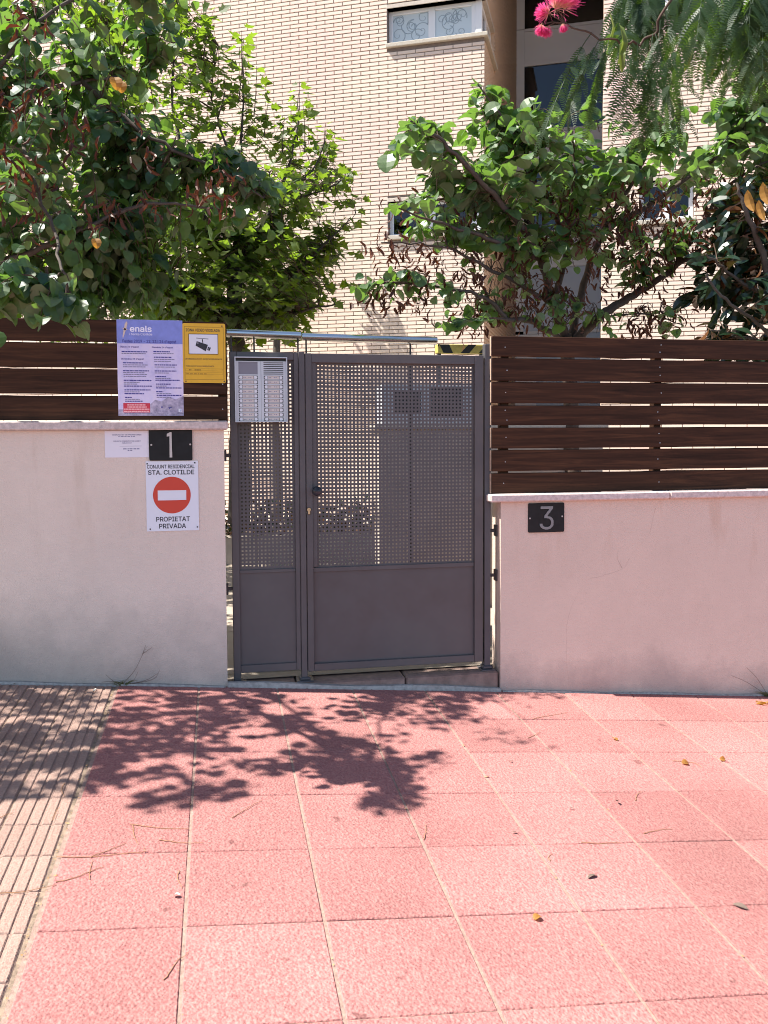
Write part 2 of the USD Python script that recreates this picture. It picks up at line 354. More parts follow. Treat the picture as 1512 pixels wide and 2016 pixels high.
leaf_mat('pod_brown', [(0, (.055, .016, .010)), (.5, (.14, .034, .018)), (1., (.36, .10, .045))], (.10, .03, .015), [(0, (.16, .04, .01)), (1., (.3, .1, .02))], .2, .5)
leaf_mat('pod_green', [(0, (.14, .20, .05)), (1., (.26, .30, .06))], (.2, .25, .06), [(0, (.3, .4, .05)), (1., (.4, .5, .06))], .3, .5)
leaf_mat('leaf_gold', [(0, (.36, .19, .05)), (1., (.42, .25, .08))], (.4, .2, .04), [(0, (.6, .3, .03)), (1., (.7, .4, .04))], .4, .5)
leaf_mat('grass', [(0, (.07, .09, .03)), (1., (.16, .15, .06))], (.12, .14, .06), [(0, (.2, .26, .05)), (1., (.3, .3, .1))], .3, .6)
mat('flower_pink', {'a': ('attribute', {'attribute': 'tone'}), 'r': ('rgb_ramp', {'ramp': [(0, (.75, .62, .35)), (.35, (.85, .50, .42)), (.6, (.82, .18, .36)), (1., (.85, .11, .38))]}),
    'p': ('diffuse_bsdf', {}), 't': ('translucent_bsdf', {}), 'm': ('mix_closure', {'fac': .45})},
    [('a.fac', 'r.fac'), ('r.color', 'p.color'), ('r.color', 't.color'), ('p.BSDF', 'm.closure1'), ('t.BSDF', 'm.closure2')], surface='m.closure')
mat('poster_paper', {'g': ('geometry', {}), 'n': ('noise_texture', {'scale': 9.0, 'detail': 6.0, 'roughness': .7}), 'r': ('rgb_ramp', {'ramp': [(.3, (.40, .38, .66)), (.5, (.60, .55, .78)), (.7, (.68, .60, .74))]}),
    'p': ('principled_bsdf', {'roughness': .4})}, [('g.position', 'n.vector'), ('n.fac', 'r.fac'), ('r.color', 'p.base_color')])
mat('poster_rock', {'g': ('geometry', {}), 'n': ('noise_texture', {'scale': 45.0, 'detail': 6.0, 'roughness': .7}), 'r': ('rgb_ramp', {'ramp': [(.3, (.16, .14, .20)), (.5, (.34, .30, .42)), (.7, (.55, .48, .60))]}),
    'p': ('principled_bsdf', {'roughness': .4})}, [('g.position', 'n.vector'), ('n.fac', 'r.fac'), ('r.color', 'p.base_color')])

# ------------------------------------------------------------------ ground, pavement, road
def xw(px, Y, py=1000): return at(px, py, Y)[0]
def zw(py, px, Y): return at(px, py, Y)[2]
YW = 4.42                                     # front face of the garden walls
COURT = .215                                   # level of the courtyard behind the gate
gxs, gys = np.r_[-300, -40, np.arange(-12, 12.1, .5), 40, 300.], np.array([-300, -30, -2.5, -2.48, 4.46, 4.54, 60, 300.])
gv, gf = [], []
for y in gys:
    for x in gxs:
        gv.append((x, y, COURT - .05 + .03 * (min(y, 60) - 4.55) - (.012 if y > 5 else 0) if y > 4.5 else GX * np.clip(x, -12, 12) + GY * np.clip(y, -3, 5) - .05 - (.13 if y < -2.49 else 0)))
n = len(gxs)
for j in range(len(gys) - 1):
    for i in range(n - 1):
        gf.append((j * n + i, j * n + i + 1, (j + 1) * n + i + 1, (j + 1) * n + i))
obj('ground', (gv, gf), 'soil', kind='structure')
obj('road', ([(-12, -30, GX * -12 + GY * -3 - .17), (12, -30, GX * 12 + GY * -3 - .17), (12, -2.5, GX * 12 + GY * -3 - .17), (-12, -2.5, GX * -12 + GY * -3 - .17)], [(0, 1, 2, 3)]), 'asphalt', kind='structure')

pav = thing('pavement', kind='structure')
def slope(vf, dz=0.):
    v = np.array(vf[0]); v[:, 2] += gz(v[:, 0], v[:, 1]) + dz
    return v, vf[1]
def sheet(x0, x1, y0, y1, z): return slope((np.array([(x0, y0, z), (x1, y0, z), (x1, y1, z), (x0, y1, z)], float), np.array([(0, 1, 2, 3)])))
RX1 = TX0 - .022                              # right edge of the ribbed strip
obj('joint_bed', sheet(TX0 - .01, 6.0, .7, 4.50, -.003), 'sand_joint', pav)
obj('joint_bed', sheet(-3.2, TX0 - .01, .7, 4.50, -.0065), 'moss_joint', pav)
for a in ((-12, 12, -2.48, .7), (6.0, 12, .7, 4.5), (-12, -3.2, .7, 4.5)):
    obj('outer_paving', sheet(*a, -.002), 'tile_pink', pav, attr=np.full(4, .5))
for r in range(-1, 8):
    for c in range(0, 15):
        x0, y1 = TX0 + .4 * c, TY0 - .4 * r
        wide = .0048 if c else .004
        v, f = box(x0 + wide, x0 + .4 - .0048, y1 - .4 + .0018, y1 - .0018, -.045, 0, .0025)
        t = rng.normal(0, .0022, 3)
        v = v.copy(); up = v[:, 2] > -.02
        v[up, 2] += (t[0] * (v[up, 0] - x0 - .2) + t[1] * (v[up, 1] - y1 + .2)) * 1.1 + abs(t[2]) * .35
        obj('tile', slope((v, f)), 'tile_pink', pav, attr=np.full(len(v), rng.random()))
for c in range(0, 15):                        # the cut strip against the wall
    x0 = TX0 + .4 * c
    v, f = box(x0 + .0055, x0 + .3945, TY0 + .4022, YW - .004, -.045, -.001, .0015)
    obj('cut_tile', slope((v, f)), 'tile_pink', pav, attr=np.full(len(v), rng.random()))
for r in range(0, 19):
    for c in range(0, 8):
        x1, y1 = RX1 - .2 * c, TY0 + .4 - .2 * r
        parts = [box(x1 - .198, x1 - .002, y1 - .198, y1 - .002, -.045, -.0048, .001)]
        for k in range(5):
            cx = x1 - .02 - .04 * k
            parts.append(box(cx - .0152, cx + .0152, y1 - .1975, y1 - .0025, -.009, 0., .003))
        v, f = join(parts); v[:, 2] += rng.normal(0, .0006)
        obj('ribbed_tile', slope((v, f)), 'tile_ribbed', pav, attr=np.full(len(v), rng.random()))

court = thing('courtyard', kind='structure')
for i in range(-6, 9):                        # pale slabs behind the gate
    for j in range(0, 8):
        z = COURT + .027 * j
        v, f = box(i * .6 + .004, i * .6 + .596, 4.64 + j * .9 + .004, 4.64 + j * .9 + .896, z - .06, z, .003)
        obj('paving_slab', (v, f), 'court_paving', court)
obj('base', ([(-14, 4.55, COURT - .006), (16, 4.55, COURT - .006), (16, 40, COURT + 1.06), (-14, 40, COURT + 1.06)], [(0, 1, 2, 3)]), 'court_paving', court)

# ------------------------------------------------------------------ garden walls with coping
def garden_wall(name, x0, x1, ztop, zcap, mat_, label, cap0, cap1, joints):
    t = thing(name, label, 'wall', ((x0 + x1) / 2, YW + .07, gz((x0 + x1) / 2, YW)), group=None)
    n = 24; xs = np.linspace(x0, x1, n + 1)
    poly = [(x0, ztop)] + [(x, gz(x, YW) - .03) for x in xs] + [(x1, ztop)]
    obj('wall_body', extrude_xz(sg.Polygon(poly), YW, YW + .145), mat_, t)
    e = [cap0] + joints + [cap1]
    for a, b in zip(e[:-1], e[1:]):
        obj('coping_stone', box(a + .001, b - .001, YW - .028, YW + .175, ztop + .001, zcap, .007), 'coping', t)
    return t
LX1 = xw(444.5, YW, 1100); RX0 = xw(985.5, YW, 1150)
zLc, zLt = zw(828.5, 300, YW - .028), zw(847, 300, YW - .028)
zRc, zRt = zw(974, 968, YW - .028), zw(989, 1000, YW - .028)
lw = garden_wall('garden_wall', -7, LX1, zLt, zLc, 'render_left', 'pale pink rendered garden wall left of the gate, carrying the number 1 plate', -7, xw(449, YW - .028, 835), [-5.1, -3.6, -2.1])
rw = garden_wall('garden_wall', RX0, 8, zRt, zRc, 'render_right', 'lower pink rendered garden wall right of the gate, with fine cracks and the number 3 plate', xw(966, YW - .028, 980), 8, [xw(1315, YW, 975), 4.4, 6.])
def crack(pts, wid):
    P = np.array([at(a, b, YW - .0006) for a, b in pts]); P = bez(P, 4)
    P[:, 0] += rng.normal(0, .0018, len(P)); P[:, 2] += rng.normal(0, .0018, len(P))
    w = wid * np.linspace(1, .4, len(P)) * rng.uniform(.5, 1.2, len(P))
    v = np.concatenate([P - np.c_[w, 0 * w, w], P + np.c_[w, 0 * w, w]]); k = np.arange(len(P) - 1); n = len(P)
    return v, np.stack([k, k + n, k + n + 1, k + 1], 1)
for pts in ([(1290, 1000), (1278, 1050), (1245, 1090), (1225, 1120), (1180, 1135), (1150, 1150), (1120, 1210), (1115, 1290), (1120, 1350)], [(1225, 1120), (1215, 1090), (1240, 1060)]):
    obj('crack', crack(pts, .0006), 'crack', rw)
obj('cement_skirting', join([extrude_xz(sg.Polygon([(x, gz(x, YW) - .01), (x + .2, gz(x + .2, YW) - .01), (x + .2, gz(x + .2, YW) + .006 + .004 * math.sin(x * 9)), (x, gz(x, YW) + .006 + .004 * math.sin(x * 9 - 1.8))]), YW - .016, YW - .001) for x in np.arange(RX0 + .01, 4.2, .2)]), 'cement', rw)
obj('cement_skirting', join([extrude_xz(sg.Polygon([(x, gz(x, YW) - .01), (x + .2, gz(x + .2, YW) - .01), (x + .2, gz(x + .2, YW) + .007 + .004 * math.sin(x * 9)), (x, gz(x, YW) + .007 + .004 * math.sin(x * 9 - 1.8))]), YW - .018, YW - .001) for x in np.arange(LX1 - .21 - 8 * .2, LX1 - .15, .2)]), 'cement', lw)

# ------------------------------------------------------------------ step under the gate
zS = zw(1321.5, 985, 4.43)
st = thing('gate_step', 'worn brownish concrete step of three stones under the gate', 'step', ((LX1 + RX0) / 2, 4.5, zS - .1))
for a, b in ((LX1 + .004, xw(585, 4.43, 1345)), (xw(585, 4.43, 1345), xw(799, 4.43, 1345)), (xw(799, 4.43, 1345), RX0 - .004)):
    v, f = box(a + .002, b - .002, 4.432, 4.64, gz(a, 4.43) - .12, zS, .008)
    obj('stone', (v, f), 'step_concrete', st)
xs = np.linspace(LX1, RX0, 16)
obj('mortar_fillet', join([extrude_xz(sg.Polygon([(a, gz(a, 4.42) - .02), (b, gz(b, 4.42) - .02), (b, gz(b, 4.42) + .022 + .006 * math.sin(b * 7)), (a, gz(a, 4.42) + .022 + .006 * math.sin(a * 7))]), 4.405, 4.4315) for a, b in zip(xs[:-1], xs[1:])]), 'cement', st)

# ------------------------------------------------------------------ slatted fences on the walls
YF = 4.452
def fence(name, label, x0, x1, zs, posts, loc):
    t = thing(name, label, 'fence', loc)
    for (z1, z0) in zs:
        for a, b in zip(x0[:-1], x0[1:]):
            v, f = box(a + rng.uniform(0, .004), b - .0015, YF, YF + .021, z0 + rng.normal(0, .0012), z1 + rng.normal(0, .0012), .003)
            board = obj('board', (v, f), 'wood', t, attr=np.full(len(v), rng.random()))
            for px in posts:
                if a < px < b:
                    for dz in ((.5,) if rng.random() < .75 else (.3, .7)):
                        sx, sz = px + rng.normal(0, .006), z0 + (z1 - z0) * (dz + rng.normal(0, .05))
                        vv, ff = tube([(sx, YF + .002, sz), (sx, YF - .0012, sz)], [.0034, .0028], 7)
                        obj('screw', (vv, ff), 'aluminium', board)
    for px in posts:
        obj('post', box(px - .024, px + .024, YF + .0215, YF + .07, zs[-1][0] - .135, zs[0][0] - .006, .003), 'wood', t, attr=np.full(24, .2))
    return t
bz = [(661, 701.5), (705.5, 749), (751.8, 793), (797.5, 837.5), (841.5, 882), (886, 928), (931.5, 972)]
fr = fence('slatted_fence', 'dark brown fence of seven wide boards on the right wall', [xw(967.5, YF, 800), 5.2, 7.9], 0, [(zw(a, 968, YF), zw(b, 968, YF)) for a, b in bz],
           [xw(996, YF, 800), xw(1298, YF, 800), xw(1298, YF, 800) + 1.0, xw(1298, YF, 800) + 2.1, xw(1298, YF, 800) + 3.2], (4, YF, zRc))
bz = [(631.5, 674.5), (678, 725), (728.2, 776), (780.2, 826.5)]
fl = fence('slatted_fence', 'dark brown fence of four wide boards on the left wall behind the posters', [-6.6, -3.4, xw(446.5, YF, 730)], 0, [(zw(a, 345, YF), zw(b, 345, YF)) for a, b in bz],
           [xw(438, YF, 730), xw(60, YF, 730) - .25, -2.6, -4.2, -5.6], (-3, YF, zLc))
# pale cut ends of the right boards
for a, b in [(661, 701.5), (705.5, 749), (751.8, 793), (797.5, 837.5), (841.5, 882), (886, 928), (931.5, 972)]:
    xe = xw(967.5, YF, 800)
    obj('board_end', box(xe - .0035, xe - .0002, YF + .001, YF + .020, zw(b, 968, YF) + .002, zw(a, 968, YF) - .002, .0005), 'wood_end', fr)

# ------------------------------------------------------------------ gate and its fixed side panel
YG = 4.475
def perforated(px0, px1, z0, z1, y, pitch=.02, hole=.0092, t=.002):
    nx, nz = int((px1 - px0 - .012) / pitch), int((z1 - z0 - .012) / pitch)
    mx, mz = (px1 - px0 - nx * pitch) / 2, (z1 - z0 - nz * pitch) / 2
    def lines(a, b, m_, n_):
        o = [a]
        for i in range(n_):
            c = a + m_ + pitch * (i + .5); o += [c - hole / 2, c + hole / 2]
        return np.array(o + [b])
    X, Z = lines(px0, px1, mx, nx), lines(z0, z1, mz, nz)
    NX, NZ = len(X), len(Z)
    gx_, gz_ = np.meshgrid(X, Z, indexing='ij')
    fr_ = np.stack([gx_, np.full_like(gx_, y), gz_], -1).reshape(-1, 3); bk = fr_ + [0, t, 0]
    i, j = np.meshgrid(np.arange(NX - 1), np.arange(NZ - 1), indexing='ij')
    hol = (i % 2 == 1) & (j % 2 == 1)
    a = i * NZ + j; q = np.stack([a, a + NZ, a + NZ + 1, a + 1], -1); N = NX * NZ
    s, h = q[~hol], q[hol]
    F_ = [s, s[:, ::-1] + N] + [np.stack([h[:, k], h[:, k] + N, h[:, (k + 1) % 4] + N, h[:, (k + 1) % 4]], 1) for k in range(4)]
    return np.vstack([fr_, bk]), np.vstack(F_)
zT, zTp = zw(692.5, 515, YG), zw(708, 515, YG)            # top of the frames, top of the panels
zM1, zM0 = zw(1112.5, 780, YG), zw(1121, 780, YG)          # mid bar
zB1, zB0 = zw(1297.5, 780, YG), zw(1312, 780, YG)          # bottom rail of the leaf
X_ = {p: xw(p, YG, 1000) for p in (455.5, 470, 581, 590, 602.5, 614.5, 624.5, 934, 951, 953.5, 966)}
sp = thing('gate_side_panel', 'narrow fixed dark grey steel panel left of the gate leaf, holding the intercom', 'gate panel', ((X_[455.5] + X_[602.5]) / 2, YG, zS))
d0, d1 = YG, YG + .04
obj('left_post', box(X_[455.5], X_[470], d0, d1, zS + .008, zT, .003), 'steel_paint', sp)
obj('middle_post', box(X_[590] + .001, X_[602.5], d0 - .003, d1, zS + .008, zT + .004, .003), 'steel_paint', sp)
obj('inner_stile', box(X_[581], X_[590], d0 + .001, d1 - .004, zB0 + .012, zT - .001, .002), 'steel_paint', sp)
obj('top_rail', box(X_[470], X_[581], d0 + .001, d1 - .002, zTp, zT - .001, .002), 'steel_paint', sp)
obj('bottom_rail', box(X_[470], X_[581], d0 + .001, d1 - .002, zB0 + .012, zB1 + .012, .002), 'steel_paint', sp)
obj('mid_bar', box(X_[470], X_[581], d0 + .008, d0 + .02, zM0 + .006, zM1 + .0, .0015), 'steel_paint', sp)
obj('perforated_sheet', perforated(X_[470], X_[581], zM1 - .002, zTp, d0 + .016), 'steel_paint', sp)
obj('lower_sheet', box(X_[470], X_[581], d0 + .013, d0 + .016, zB1 + .010, zM0 + .008, .0005), 'steel_paint', sp)
for a, w in ((X_[455.5] + .02, .05), ((X_[590] + X_[602.5]) / 2 + .004, .045)):
    obj('foot_plate', join([box(a - w, a + w, d0 - .028, d1 + .03, zS, zS + .007, .002), box(a - w * .62, a + w * .62, d0 - .012, d1 + .012, zS + .006, zS + .022, .008)]), 'steel_post', sp)
gt = thing('gate', 'dark grey steel pedestrian gate leaf with perforated upper sheet and round knob', 'gate', ((X_[614.5] + X_[951]) / 2, YG, zS))
e0, e1 = d0 - .004, d0 + .036
xg0, xg1 = X_[602.5] + .0025, X_[951]
obj('lock_stile', box(xg0, X_[614.5] + .004, e0, e1, zB0, zT - .004, .002), 'steel_paint', gt)
obj('stop_bar', box(X_[614.5] + .004, X_[624.5], e0 + .009, e0 + .018, zM1 + .004, zTp - .012, .0012), 'steel_paint', gt)
obj('hinge_stile', box(X_[934], xg1, e0, e1, zB0, zT - .004, .002), 'steel_paint', gt)
obj('top_rail', box(X_[614.5] + .004, X_[934], e0 + .001, e1 - .001, zTp - .012, zT - .005, .002), 'steel_paint', gt)
obj('bottom_rail', box(X_[614.5] + .004, X_[934], e0 + .001, e1 - .001, zB0 + .001, zB1, .002), 'steel_paint', gt)
obj('mid_bar', box(X_[614.5] + .004, X_[934], e0 + .010, e0 + .024, zM0, zM1, .0015), 'steel_paint', gt)
obj('perforated_sheet', perforated(X_[614.5] + .004, X_[934], zM1 - .002, zTp - .012, e0 + .020), 'steel_paint', gt)
obj('lower_sheet', box(X_[614.5] + .004, X_[934], e0 + .017, e0 + .020, zB1 - .002, zM0 + .002, .0005), 'steel_paint', gt)
kx, kz = xw(624, YG - .05, 967), zw(967, 624, YG - .05)
ks = [(kx, e0 + .009, kz), (kx, e0 - .004, kz), (kx, e0 - .0045, kz), (kx, e0 - .022, kz)]
knob = obj('knob', tube([(kx, e0 - .022 - .042 * t, kz) for t in np.linspace(0, 1, 12)], [.026 * math.sqrt(max(0.03, 1 - (2 * t - 1.0) ** 2)) for t in np.linspace(0.02, .98, 12)], 18), 'knob', gt, smooth=True)
obj('rose', tube(ks, [.02, .02, .010, .010], 16), 'knob', knob)
lx, lz = xw(608, YG, 1003), zw(1003, 608, YG)
ring = sg.Point(lx, lz).buffer(.0095).union(sg.box(lx - .0055, lz - .024, lx + .0055, lz))
lk = obj('lock_plate', extrude_xz(ring.buffer(.0035), e0 - .0022, e0 - .0001), 'hinge_iron', gt)
obj('lock_cylinder', extrude_xz(ring.difference(sg.box(lx - .001, lz - .004, lx + .001, lz + .005)), e0 - .006, e0 - .0023), 'brass', lk)
rp = thing('gate_post', 'slim dark steel post hinging the gate leaf beside the right wall', 'post', (X_[966], YG, zS))
obj('post', box(X_[953.5], X_[966], d0 - .004, d1, zS + .008, zw(677, 960, YG), .003), 'steel_post', rp)
obj('foot_plate', join([box(X_[953.5] - .022, X_[966] + .022, d0 - .03, d1 + .02, zS, zS + .008, .002), box(X_[953.5] - .01, X_[966] + .01, d0 - .014, d1 + .01, zS + .007, zS + .026, .009)]), 'steel_post', rp)
for py in (1045, 1133):
    z = zw(py, 968, YG)
    obj('wall_bracket', join([box(X_[966], RX0 + .004, d0 + .006, d0 + .02, z - .009, z + .009, .002), box(RX0 - .012, RX0 - .0005, d0 - .006, d0 + .036, z - .032, z + .032, .003)]), 'hinge_iron', rp)
for py in (897, 1160):
    z = zw(py, 450, YG)
    obj('wall_bracket', join([box(LX1 - .004, X_[455.5], d0 + .006, d0 + .02, z - .009, z + .009, .002), box(LX1 + .0005, LX1 + .012, d0 - .006, d0 + .036, z - .03, z + .03, .003)]), 'hinge_iron', sp)

# intercom
YI = YG - .006
def ix(p): return xw(p, YI - .03, 765)
def iz(p): return zw(p, 513, YI - .03)
ic = thing('intercom', 'silver door intercom with a screen, speaker slots and four columns of call buttons', 'intercom', ((ix(463) + ix(565)) / 2, YI, iz(830)))
y0, y1 = YI - .03, YI + .004
hood = sg.box(ix(462.5), iz(831), ix(565.5), iz(703)).difference(sg.box(ix(464.3), iz(829.5), ix(563.7), iz(704.8)))
obj('housing', extrude_xz(hood, y0 - .012, y1), 'aluminium', ic)
obj('back_plate', box(ix(464), ix(564), y0 + .012, y1, iz(831), iz(704.5), .001), 'black_plastic', ic)
zp1 = iz(711)
def column(p0, p1, slots):
    area = sg.box(ix(p0), iz(829.3), ix(p1), zp1)
    c = (p0 + p1) / 2
    b0, b1 = c - 19.3, c + 18.6
    cut = []
    if slots:
        for k in range(7):
            a = 713.2 + k * 3.68
            cut.append(sg.box(ix(b0 - .5), iz(a + 1.7), ix(b1 + .5), iz(a)))
    else:
        cut.append(sg.box(ix(b0), iz(737), ix(b1), iz(712.5)))
    for k in range(10):
        yy = 743.2 + 9.14 * k
        cut.append(sg.box(ix(b0), iz(yy + 3.5), ix(b1), iz(yy - 3.5)).buffer(0))
    for q in cut: area = area.difference(q)
    obj('front_plate', extrude_xz(area, y0, y0 + .006), 'aluminium', ic)
    if not slots:
        obj('screen', box(ix(b0), ix(b1), y0 + .0015, y0 + .008, iz(737), iz(712.5), .0004), 'screen', ic)
    for k in range(10):
        yy = 743.2 + 9.14 * k
        zc = iz(yy); hz = (iz(yy - 3.0) - iz(yy + 3.0)) / 2
        cd = obj('name_card', box(ix(b0 + 8.2), ix(b1 - 8.0), y0 + .0012, y0 + .006, zc - hz, zc + hz, .0003), 'card', ic)
        obj('name_print', join([box(ix(b0 + 8.2 + a), ix(b0 + 8.2 + a + w), y0 + .0002, y0 + .0011, zc - hz * .25, zc + hz * .25, .0001) for a, w in ((1.5, 1.6), (4.2, 1.8), (11.5, 1.8), (15., 1.9))]), 'ink_grey', cd)
        for sgn, bx in ((1, b0 + 4.0), (-1, b1 - 3.9)):
            xc = ix(bx); r = hz * 1.0
            shp = sg.Point(xc, zc).buffer(r, 8).union(sg.box(xc if sgn > 0 else xc - r * 1.15, zc - r, xc + r * 1.15 if sgn > 0 else xc, zc + r))
            obj('call_button', extrude_xz(shp.buffer(-.0004), y0 - .0022, y0 + .005), 'button', ic)
column(464.3, 514, False)
column(514.4, 563.7, True)

# tubes and the striped beam behind the gate
YH = 5.25
def handrail(pa, pb, label, posts):
    a, b = at(*pa, YH), at(*pb, YH)
    t = thing('handrail', label, 'handrail', (a + b) / 2, group=None)
    r = .0245
    obj('rail', tube([a, a + (b - a) * .004, b - (b - a) * .004, b], [r * .96, r, r, r * .96], 24), 'stainless', t, smooth=False)
    for p in posts:
        x = at(p, 672, YH)[0]
        z = a[2] + (b[2] - a[2]) * (x - a[0]) / (b[0] - a[0])
        obj('baluster', tube([(x, YH, COURT), (x, YH, z - r * .8)], .0055, 8), 'hinge_iron', t)
handrail((446, 655.5), (592.5, 661), 'shiny steel handrail tube behind the gate, the left section next to the yellow sign', (455, 586.5, 500))
handrail((594.5, 663), (860, 671), 'shiny steel handrail tube behind the gate, the longer right section', (602.5, 807.5))
YB = 5.93
t = thing('striped_beam', 'black and yellow hazard striped beam behind the top right of the gate', 'beam', at(905, 690, YB))
bx0, bx1, bz0, bz1 = xw(861.5, YB, 688), xw(956, YB, 688), zw(695.5, 905, YB), zw(678, 905, YB)
obj('beam_body', box(bx0, bx1, YB, YB + .08, bz0, bz1, .004), 'yellow_paint', t)
for s0 in np.arange(-1, 3) * .135:
    q = sg.Polygon([(bx0 + s0 + .012, bz1), (bx0 + s0 + .085, bz1), (bx0 + s0 + .045 + .07, bz0), (bx0 + s0 + .045, bz0)][::1]) if s0 == 0 else sg.Polygon([(bx0 + s0 + .095, bz1), (bx0 + s0 + .155, bz1), (bx0 + s0 + .10, bz0), (bx0 + s0 + .035, bz0)])
    q = q.intersection(sg.box(bx0 + .003, bz0 + .001, bx1 - .003, bz1 - .001))
    if not q.is_empty and q.area > 1e-5: obj('black_stripe', extrude_xz(q, YB - .0015, YB - .0001), 'black_paint', t)
for x in (bx0 + .02, bx1 - .02):
    obj('leg', box(x - .012, x + .012, YB + .02, YB + .06, zw(758, 850, 5.9), bz0 - .001, .002), 'steel_post', t)
# letter boxes on a low wall behind the gate
YC = 5.9
t = thing('letterbox_cabinet', 'grey letterbox cabinet with two dark openings seen through the gate', 'letterbox', at(850, 830, YC))
cx0, cx1, cz0, cz1 = xw(752, YC, 800), xw(962, YC, 800), zw(836, 850, YC), zw(758, 850, YC)
hole = [sg.box(xw(777, YC, 800), zw(815, 800, YC), xw(829, YC, 800), zw(770, 800, YC)), sg.box(xw(849, YC, 800), zw(822, 880, YC), xw(912, YC, 800), zw(765, 880, YC))]
q = sg.box(cx0, cz0, cx1, cz1)
for h in hole: q = q.difference(h)
cb = obj('cabinet_front', extrude_xz(q, YC, YC + .012), 'cabinet_grey', t)
obj('cabinet_body', box(cx0 + .001, cx1 - .001, YC + .20, YC + .21, cz0 + .001, cz1 - .001, .001), 'black_plastic', t)
for a, b, c_, d_ in ((cx0, cx1, cz1 - .006, cz1), (cx0, cx1, cz0, cz0 + .006), (cx0, cx0 + .006, cz0 + .0065, cz1 - .0065), (cx1 - .006, cx1, cz0 + .0065, cz1 - .0065)):
    obj('cabinet_side', box(a, b, YC + .0125, YC + .20, c_, d_, .0008), 'cabinet_grey', t)
for h in hole:
    x0, z0, x1, z1 = h.bounds
    obj('letter_flap', box(x0 + .004, x1 - .004, YC + .003, YC + .009, z0 + .004, z1 - .004, .001), 'black_plastic', t)
lwll = thing('low_wall', 'low pale rendered wall behind the gate, under the letterbox cabinet', 'wall', ((cx0 + cx1) / 2, YC + .1, COURT))
obj('wall_body', box(cx0 - .02, cx1 + .9, YC + .01, YC + .2, COURT - .02, cz0 - .03, .004), 'low_render', lwll)
obj('wall_cap', box(cx0 - .05, cx1 + .93, YC - .02, YC + .23, cz0 - .029, cz0 - .001, .004), 'sill_stone', lwll)

t = thing('planter', 'low planter with dark ground cover across the courtyard, seen through the gate', 'planter', (1.0, 8.2, COURT + .1))
obj('planter_wall', box(-1.6, 4.4, 8.0, 8.12, COURT, COURT + .36, .01), 'low_render', t)
obj('planter_wall', box(-1.6, 4.4, 8.7, 8.82, COURT, COURT + .36, .01), 'low_render', t)
obj('planter_soil', box(-1.59, 4.39, 8.121, 8.699, COURT, COURT + .33, .002), 'soil', t)
V = np.c_[rng.uniform(-1.55, 4.35, 2600), rng.uniform(8.0, 8.75, 2600), COURT + .33 + rng.beta(1.3, 2.5, 2600) * .38]
A3 = rng.normal(0, 1, (2600, 3)); A3 /= np.linalg.norm(A3, axis=1, keepdims=True); B3 = np.cross(A3, rng.normal(0, 1, (2600, 3))); B3 /= np.linalg.norm(B3, axis=1, keepdims=True)
q = np.stack([V - A3 * .045, V - B3 * .022, V + A3 * .045, V + B3 * .022], 1).reshape(-1, 3)
obj('ground_cover', (q, np.arange(2600 * 4).reshape(-1, 4)), 'magnolia_leaf', t, kind='stuff')

# ------------------------------------------------------------------ signs, plates, poster
def panel(name, label, cat, px, mat_, Y, th=.002, rad=.0, group=None):
    """px: corners left, right, top, bottom in the wall plane"""
    x0, x1 = at(px[0], (px[2] + px[3]) / 2, Y)[0], at(px[1], (px[2] + px[3]) / 2, Y)[0]
    z1, z0 = at((px[0] + px[1]) / 2, px[2], Y)[2], at((px[0] + px[1]) / 2, px[3], Y)[2]
    t = thing(name, label, cat, ((x0 + x1) / 2, Y, (z0 + z1) / 2), group=group)
    q = sg.box(x0, z0, x1, z1)
    if rad: q = q.buffer(-rad).buffer(rad, 6)
    obj('plate' if cat != 'poster' and cat != 'notice' else 'sheet', extrude_xz(q, Y - th, Y), mat_, t)
    W, H_ = px[1] - px[0], px[3] - px[2]
    def P(a, b): return x0 + (x1 - x0) * (a - px[0]) / W, z1 - (z1 - z0) * (b - px[2]) / H_
    return t, P, Y - th
def rects(P, rs, y, th=.0004):
    return join([box(P(a, b)[0], P(c, b)[0], y - th, y - .00005, P(a, d)[1], P(a, b)[1], .00005) for a, b, c, d in rs])
def words(P, x0, x1, y, h, Yf, seed, gap=2.2):
    r = random.Random(seed); out, x = [], x0
    while x < x1 - 1:
        w = min(r.uniform(2.2, 7.), x1 - x); out.append((x, y - h, x + w, y)); x += w + gap * r.uniform(.5, .9)
    return out
def text_at(P, s, px0, px1, base, cap, y, bold=True):
    x, z = P(px0, base); x1, _ = P(px1, base); _, zt = P(px0, base - cap)
    return text_xz(s, x, z, x1 - x, zt - z, y, .0004, bold)

def poly_px(P, pts): return sg.Polygon([P(*p) for p in pts])
# private property sign
t, P, y = panel('private_property_sign', 'white no entry sign reading propietat privada below the number 1 plate', 'sign', (288, 391, 907.5, 1045), 'sign_white', YW - .0005, .0025)
x, z = P(338.3, 974.5); r = P(338.3 + 37.2, 974.5)[0] - x
x_, z0_ = P(310.5, 984.5); x2_, z1_ = P(366.5, 965)
bar = sg.box(x_, z0_, x2_, z1_)
obj('red_disc', extrude_xz(sg.Point(x, z).buffer(r, 24).difference(bar), y - .0005, y - .00005), 'sign_red', t)
for s, a, b, base, cap in (('CONJUNT RESIDENCIAL', 290.5, 384, 921.8, 6.9), ('STA. CLOTILDE', 292.3, 383, 933.8, 8.4), ('PROPIETAT', 306.5, 373, 1026, 8.8), ('PRIVADA', 312, 365, 1039.6, 8.8)):
    obj('lettering', text_at(P, s, a, b, base, cap, y - .0001), 'ink', t)
for a, b in ((291, 912.5), (384.5, 911.5), (294.5, 1040.5), (387.5, 1038.5)):
    xx, zz = P(a, b); obj('screw', tube([(xx, y, zz), (xx, y - .002, zz)], [.0042, .0032], 10), 'black_plastic', t)
